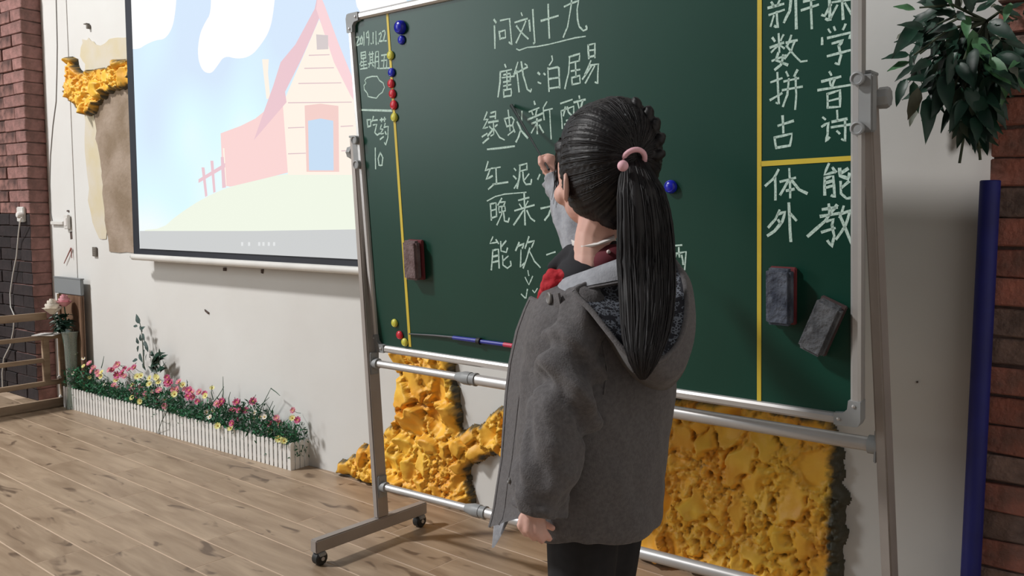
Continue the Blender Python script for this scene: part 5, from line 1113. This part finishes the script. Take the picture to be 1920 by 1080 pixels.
m_rw = mat('white rose petal', (226, 218, 204), .6); m_rp = mat('pink rose petal', (222, 160, 168), .6)
def rose(px, py, y, r_, m_, label):
    c = gp(px, py, y); t = thing('artificial_rose', label, 'flower', c-Z*r_)
    mb = MB(); 
    for l, (rr_, hh, n) in enumerate(((r_*1.0, .1, 5), (r_*.8, .6, 5), (r_*.55, 1.0, 4), (r_*.3, 1.2, 3))):
        for k in range(n):
            a = 2*PI*(k+.37*l)/n; w = 2.3*PI/n; vv = []
            for i in range(5):
                t_ = -w/2+w*i/4
                for j, (q, z_) in enumerate(((.25, -.6), (.8, -.2+hh*.3), (1.0, hh*.75), (1.12 if l == 0 else .95, hh*.95))):
                    vv.append(c+V(math.cos(a+t_)*rr_*q, math.sin(a+t_)*rr_*q, r_*(z_-abs(t_)*.12)))
            mb.add(vv, [(i*4+j, i*4+j+1, i*4+j+5, i*4+j+4) for i in range(4) for j in range(3)])
    mb.build('blossom', m_, t, smooth='all')
    MB().tube([c-Z*r_*.6, (c+vc)/2+Z*(vtz*.35), V(vc.x, vc.y, .10)], .003, 6).build('stem', m_fol2, t)
    return t, c
vy = vc.y
t1, c1 = rose(98, 578, vy-.02, .044, m_rw, 'white artificial rose with spread petals leaning out of the glass vase'); t2, c2_ = rose(120, 566, vy+.01, .035, m_rp, 'pink artificial rose at the top of the glass vase')
for i in range(70):
    t_ = t1 if i % 2 else t2; x = random.uniform(100, 130); y = random.uniform(588, 622); an = random.uniform(-.4, 3.4); L_ = random.uniform(11, 20)
    leaf_at(gp(x, y, vy+random.uniform(-.02, .02)), gp(x+math.cos(an)*L_, y+math.sin(an)*L_*.6, vy+random.uniform(-.03, .03)), LV[i % 4], random.uniform(-.6, .6), t_)
# white card and shells on the railing
ct_ = rp(85, 628); cz = rp(95, 628).z
cardc = W(SRL, ws(rp(88, 628))[1], cz+.0035)
cd = thing('white_card', 'white folded card lying on the second rail of the railing', 'card', cardc)
MB().box(cardc+Z*.001, (dw*.8+nw*.6, nw*.8-dw*.6, Z), (.055, .045, .0015)).build('sheet', m_white, cd); MB().box(cardc+Z*.006, (dw*.8+nw*.6, nw*.8-dw*.6, (Z+dw*.2).normalized()), (.026, .022, .0012)).build('flap', m_wh, cd)
for (x, y, lb) in ((113, 705, 'small white shell on the fourth rail beside the end post'), (116, 741, 'small white shell on the bottom rail at the foot of the end post')):
    P = rp(x, y+4); P = W(SRL, ws(P)[1], P.z+.006); mb = MB(); mb.ell(P, WX, (.012, .015, .009), 14, 8); mb.ell(P+Z*.005-nw*.004, WX, (.006, .007, .006), 10, 6); tag(mb.build('white_shell', m_wh, smooth='all'), lb, 'shell')
# fittings on the wall and pillar
wq_ = lambda x, y, o_=.0058: wp(x, y, o_)
cb_ = MB(); P = [wq_(*p) for p in ((104.5, -20), (106, 40), (107, 85), (106.5, 130), (105, 190), (99, 235), (94.5, 290), (93, 350), (95, 400), (98, 414))]; cb_.tube(P, .0022, 8)
tag(cb_.build('wall_cable', mat('grey cable', (140, 136, 132), .5), smooth=True), 'grey cable running down the white wall beside the left pillar', 'cable')
sw = thing('wall_switch', 'white surface switch with short trunking on the wall beside the left pillar', 'switch', wq_(125, 416))
c = wq_(125.5, 416, .016); MB().box(c, WX, (.022, .0075, .037), .003).build('box', m_white, sw); MB().box(c-nw*.008, WX, (.012, .002, .02), .001).build('rocker', m_wh, sw)
a_, b_ = wq_(96, 418, .013), wq_(119, 418.5, .013); MB().box((a_+b_)/2, WX, ((b_-a_).length/2, .005, .009), .002).build('trunking', m_white, sw)
m_vp = mat('grey vent plate', (118, 112, 104), .7)
P = wp(177.5, 472, .006); vp_ = MB().box(P, WX, (.0175, .004, .0235), .001)
for i in range(4): vp_.box(P-nw*.005+Z*(-.015+.01*i), WX, (.012, .001, .0018))
tag(vp_.build('vent_plate', m_vp), 'small grey plate low on the wall left of the screen', 'vent')
P = wp(164, 49, .012); br = MB().box(wp(162, 45, .008), WX, (.014, .008, .002)); br.box(wp(165.5, 50, .008), WX, (.007, .008, .010), .001)
tag(br.build('wall_bracket', m_vp), 'tiny grey bracket high on the wall above the small yellow relief', 'bracket')
hk = MB().tube([wq_(133, 466, .012), wq_(120, 494, .014)], [.0035, .002], 8); hk.tube([wq_(133, 466, .012), wq_(134.5, 484, .012)], [.003, .002], 8); hk.ell(wq_(133, 467, .012), WX, (.006, .005, .008), 10, 8)
tag(hk.build('wall_hook', mat('red brown metal', (150, 96, 88), .6)), 'small reddish forked hook on the wall below the switch', 'hook')
pp = lambda x, y, o_=.006: hit(x, y, W(0, PD+o_, 0), nw)
sk = thing('wall_socket', 'white wall socket with plugged cord on the left brick pillar', 'socket', pp(40, 402))
MB().box(pp(40, 402, .008), WX, (.038, .008, .04), .004).build('plate', m_white, sk)
MB().lathe(pp(41, 403, .014), (dw, Z, -nw), [(.018, 0), (.018, .018), (.012, .026), (.004, .027)], 16).build('plug', m_wh, sk, smooth=40)
MB().tube([pp(40, 408, .036), pp(37, 418, .035), pp(34, 445, .02), pp(31, 480, .015), pp(24, 515, .015), pp(19, 550, .015), pp(20, 575, .015), pp(27, 592, .015), pp(25, 620, .015), pp(19, 648, .015), pp(7, 672, .015), pp(4, 700, .015), pp(5, 735, .015)], .0035, 8).build('cord', m_white, sk, smooth=True)
# ------------------------------------------------------------------ turn the finished place so that the walls run along the world axes
RZ = Matrix.Rotation(YW, 4, 'Z')
def turn(o):
    pure = (o.matrix_basis.to_3x3()-Matrix.Identity(3)).median_scale < 1e-6 and all(abs(o.matrix_basis[i][j]-(1 if i == j else 0)) < 1e-6 for i in range(3) for j in range(3))
    if o.type == 'MESH' and pure and o.data.users == 1:
        o.data.transform(RZ); o.location = RZ @ o.location
    elif o.type == 'EMPTY' and pure: o.location = RZ @ o.location
    else: o.matrix_basis = RZ @ o.matrix_basis
for o in list(bpy.data.objects): turn(o)
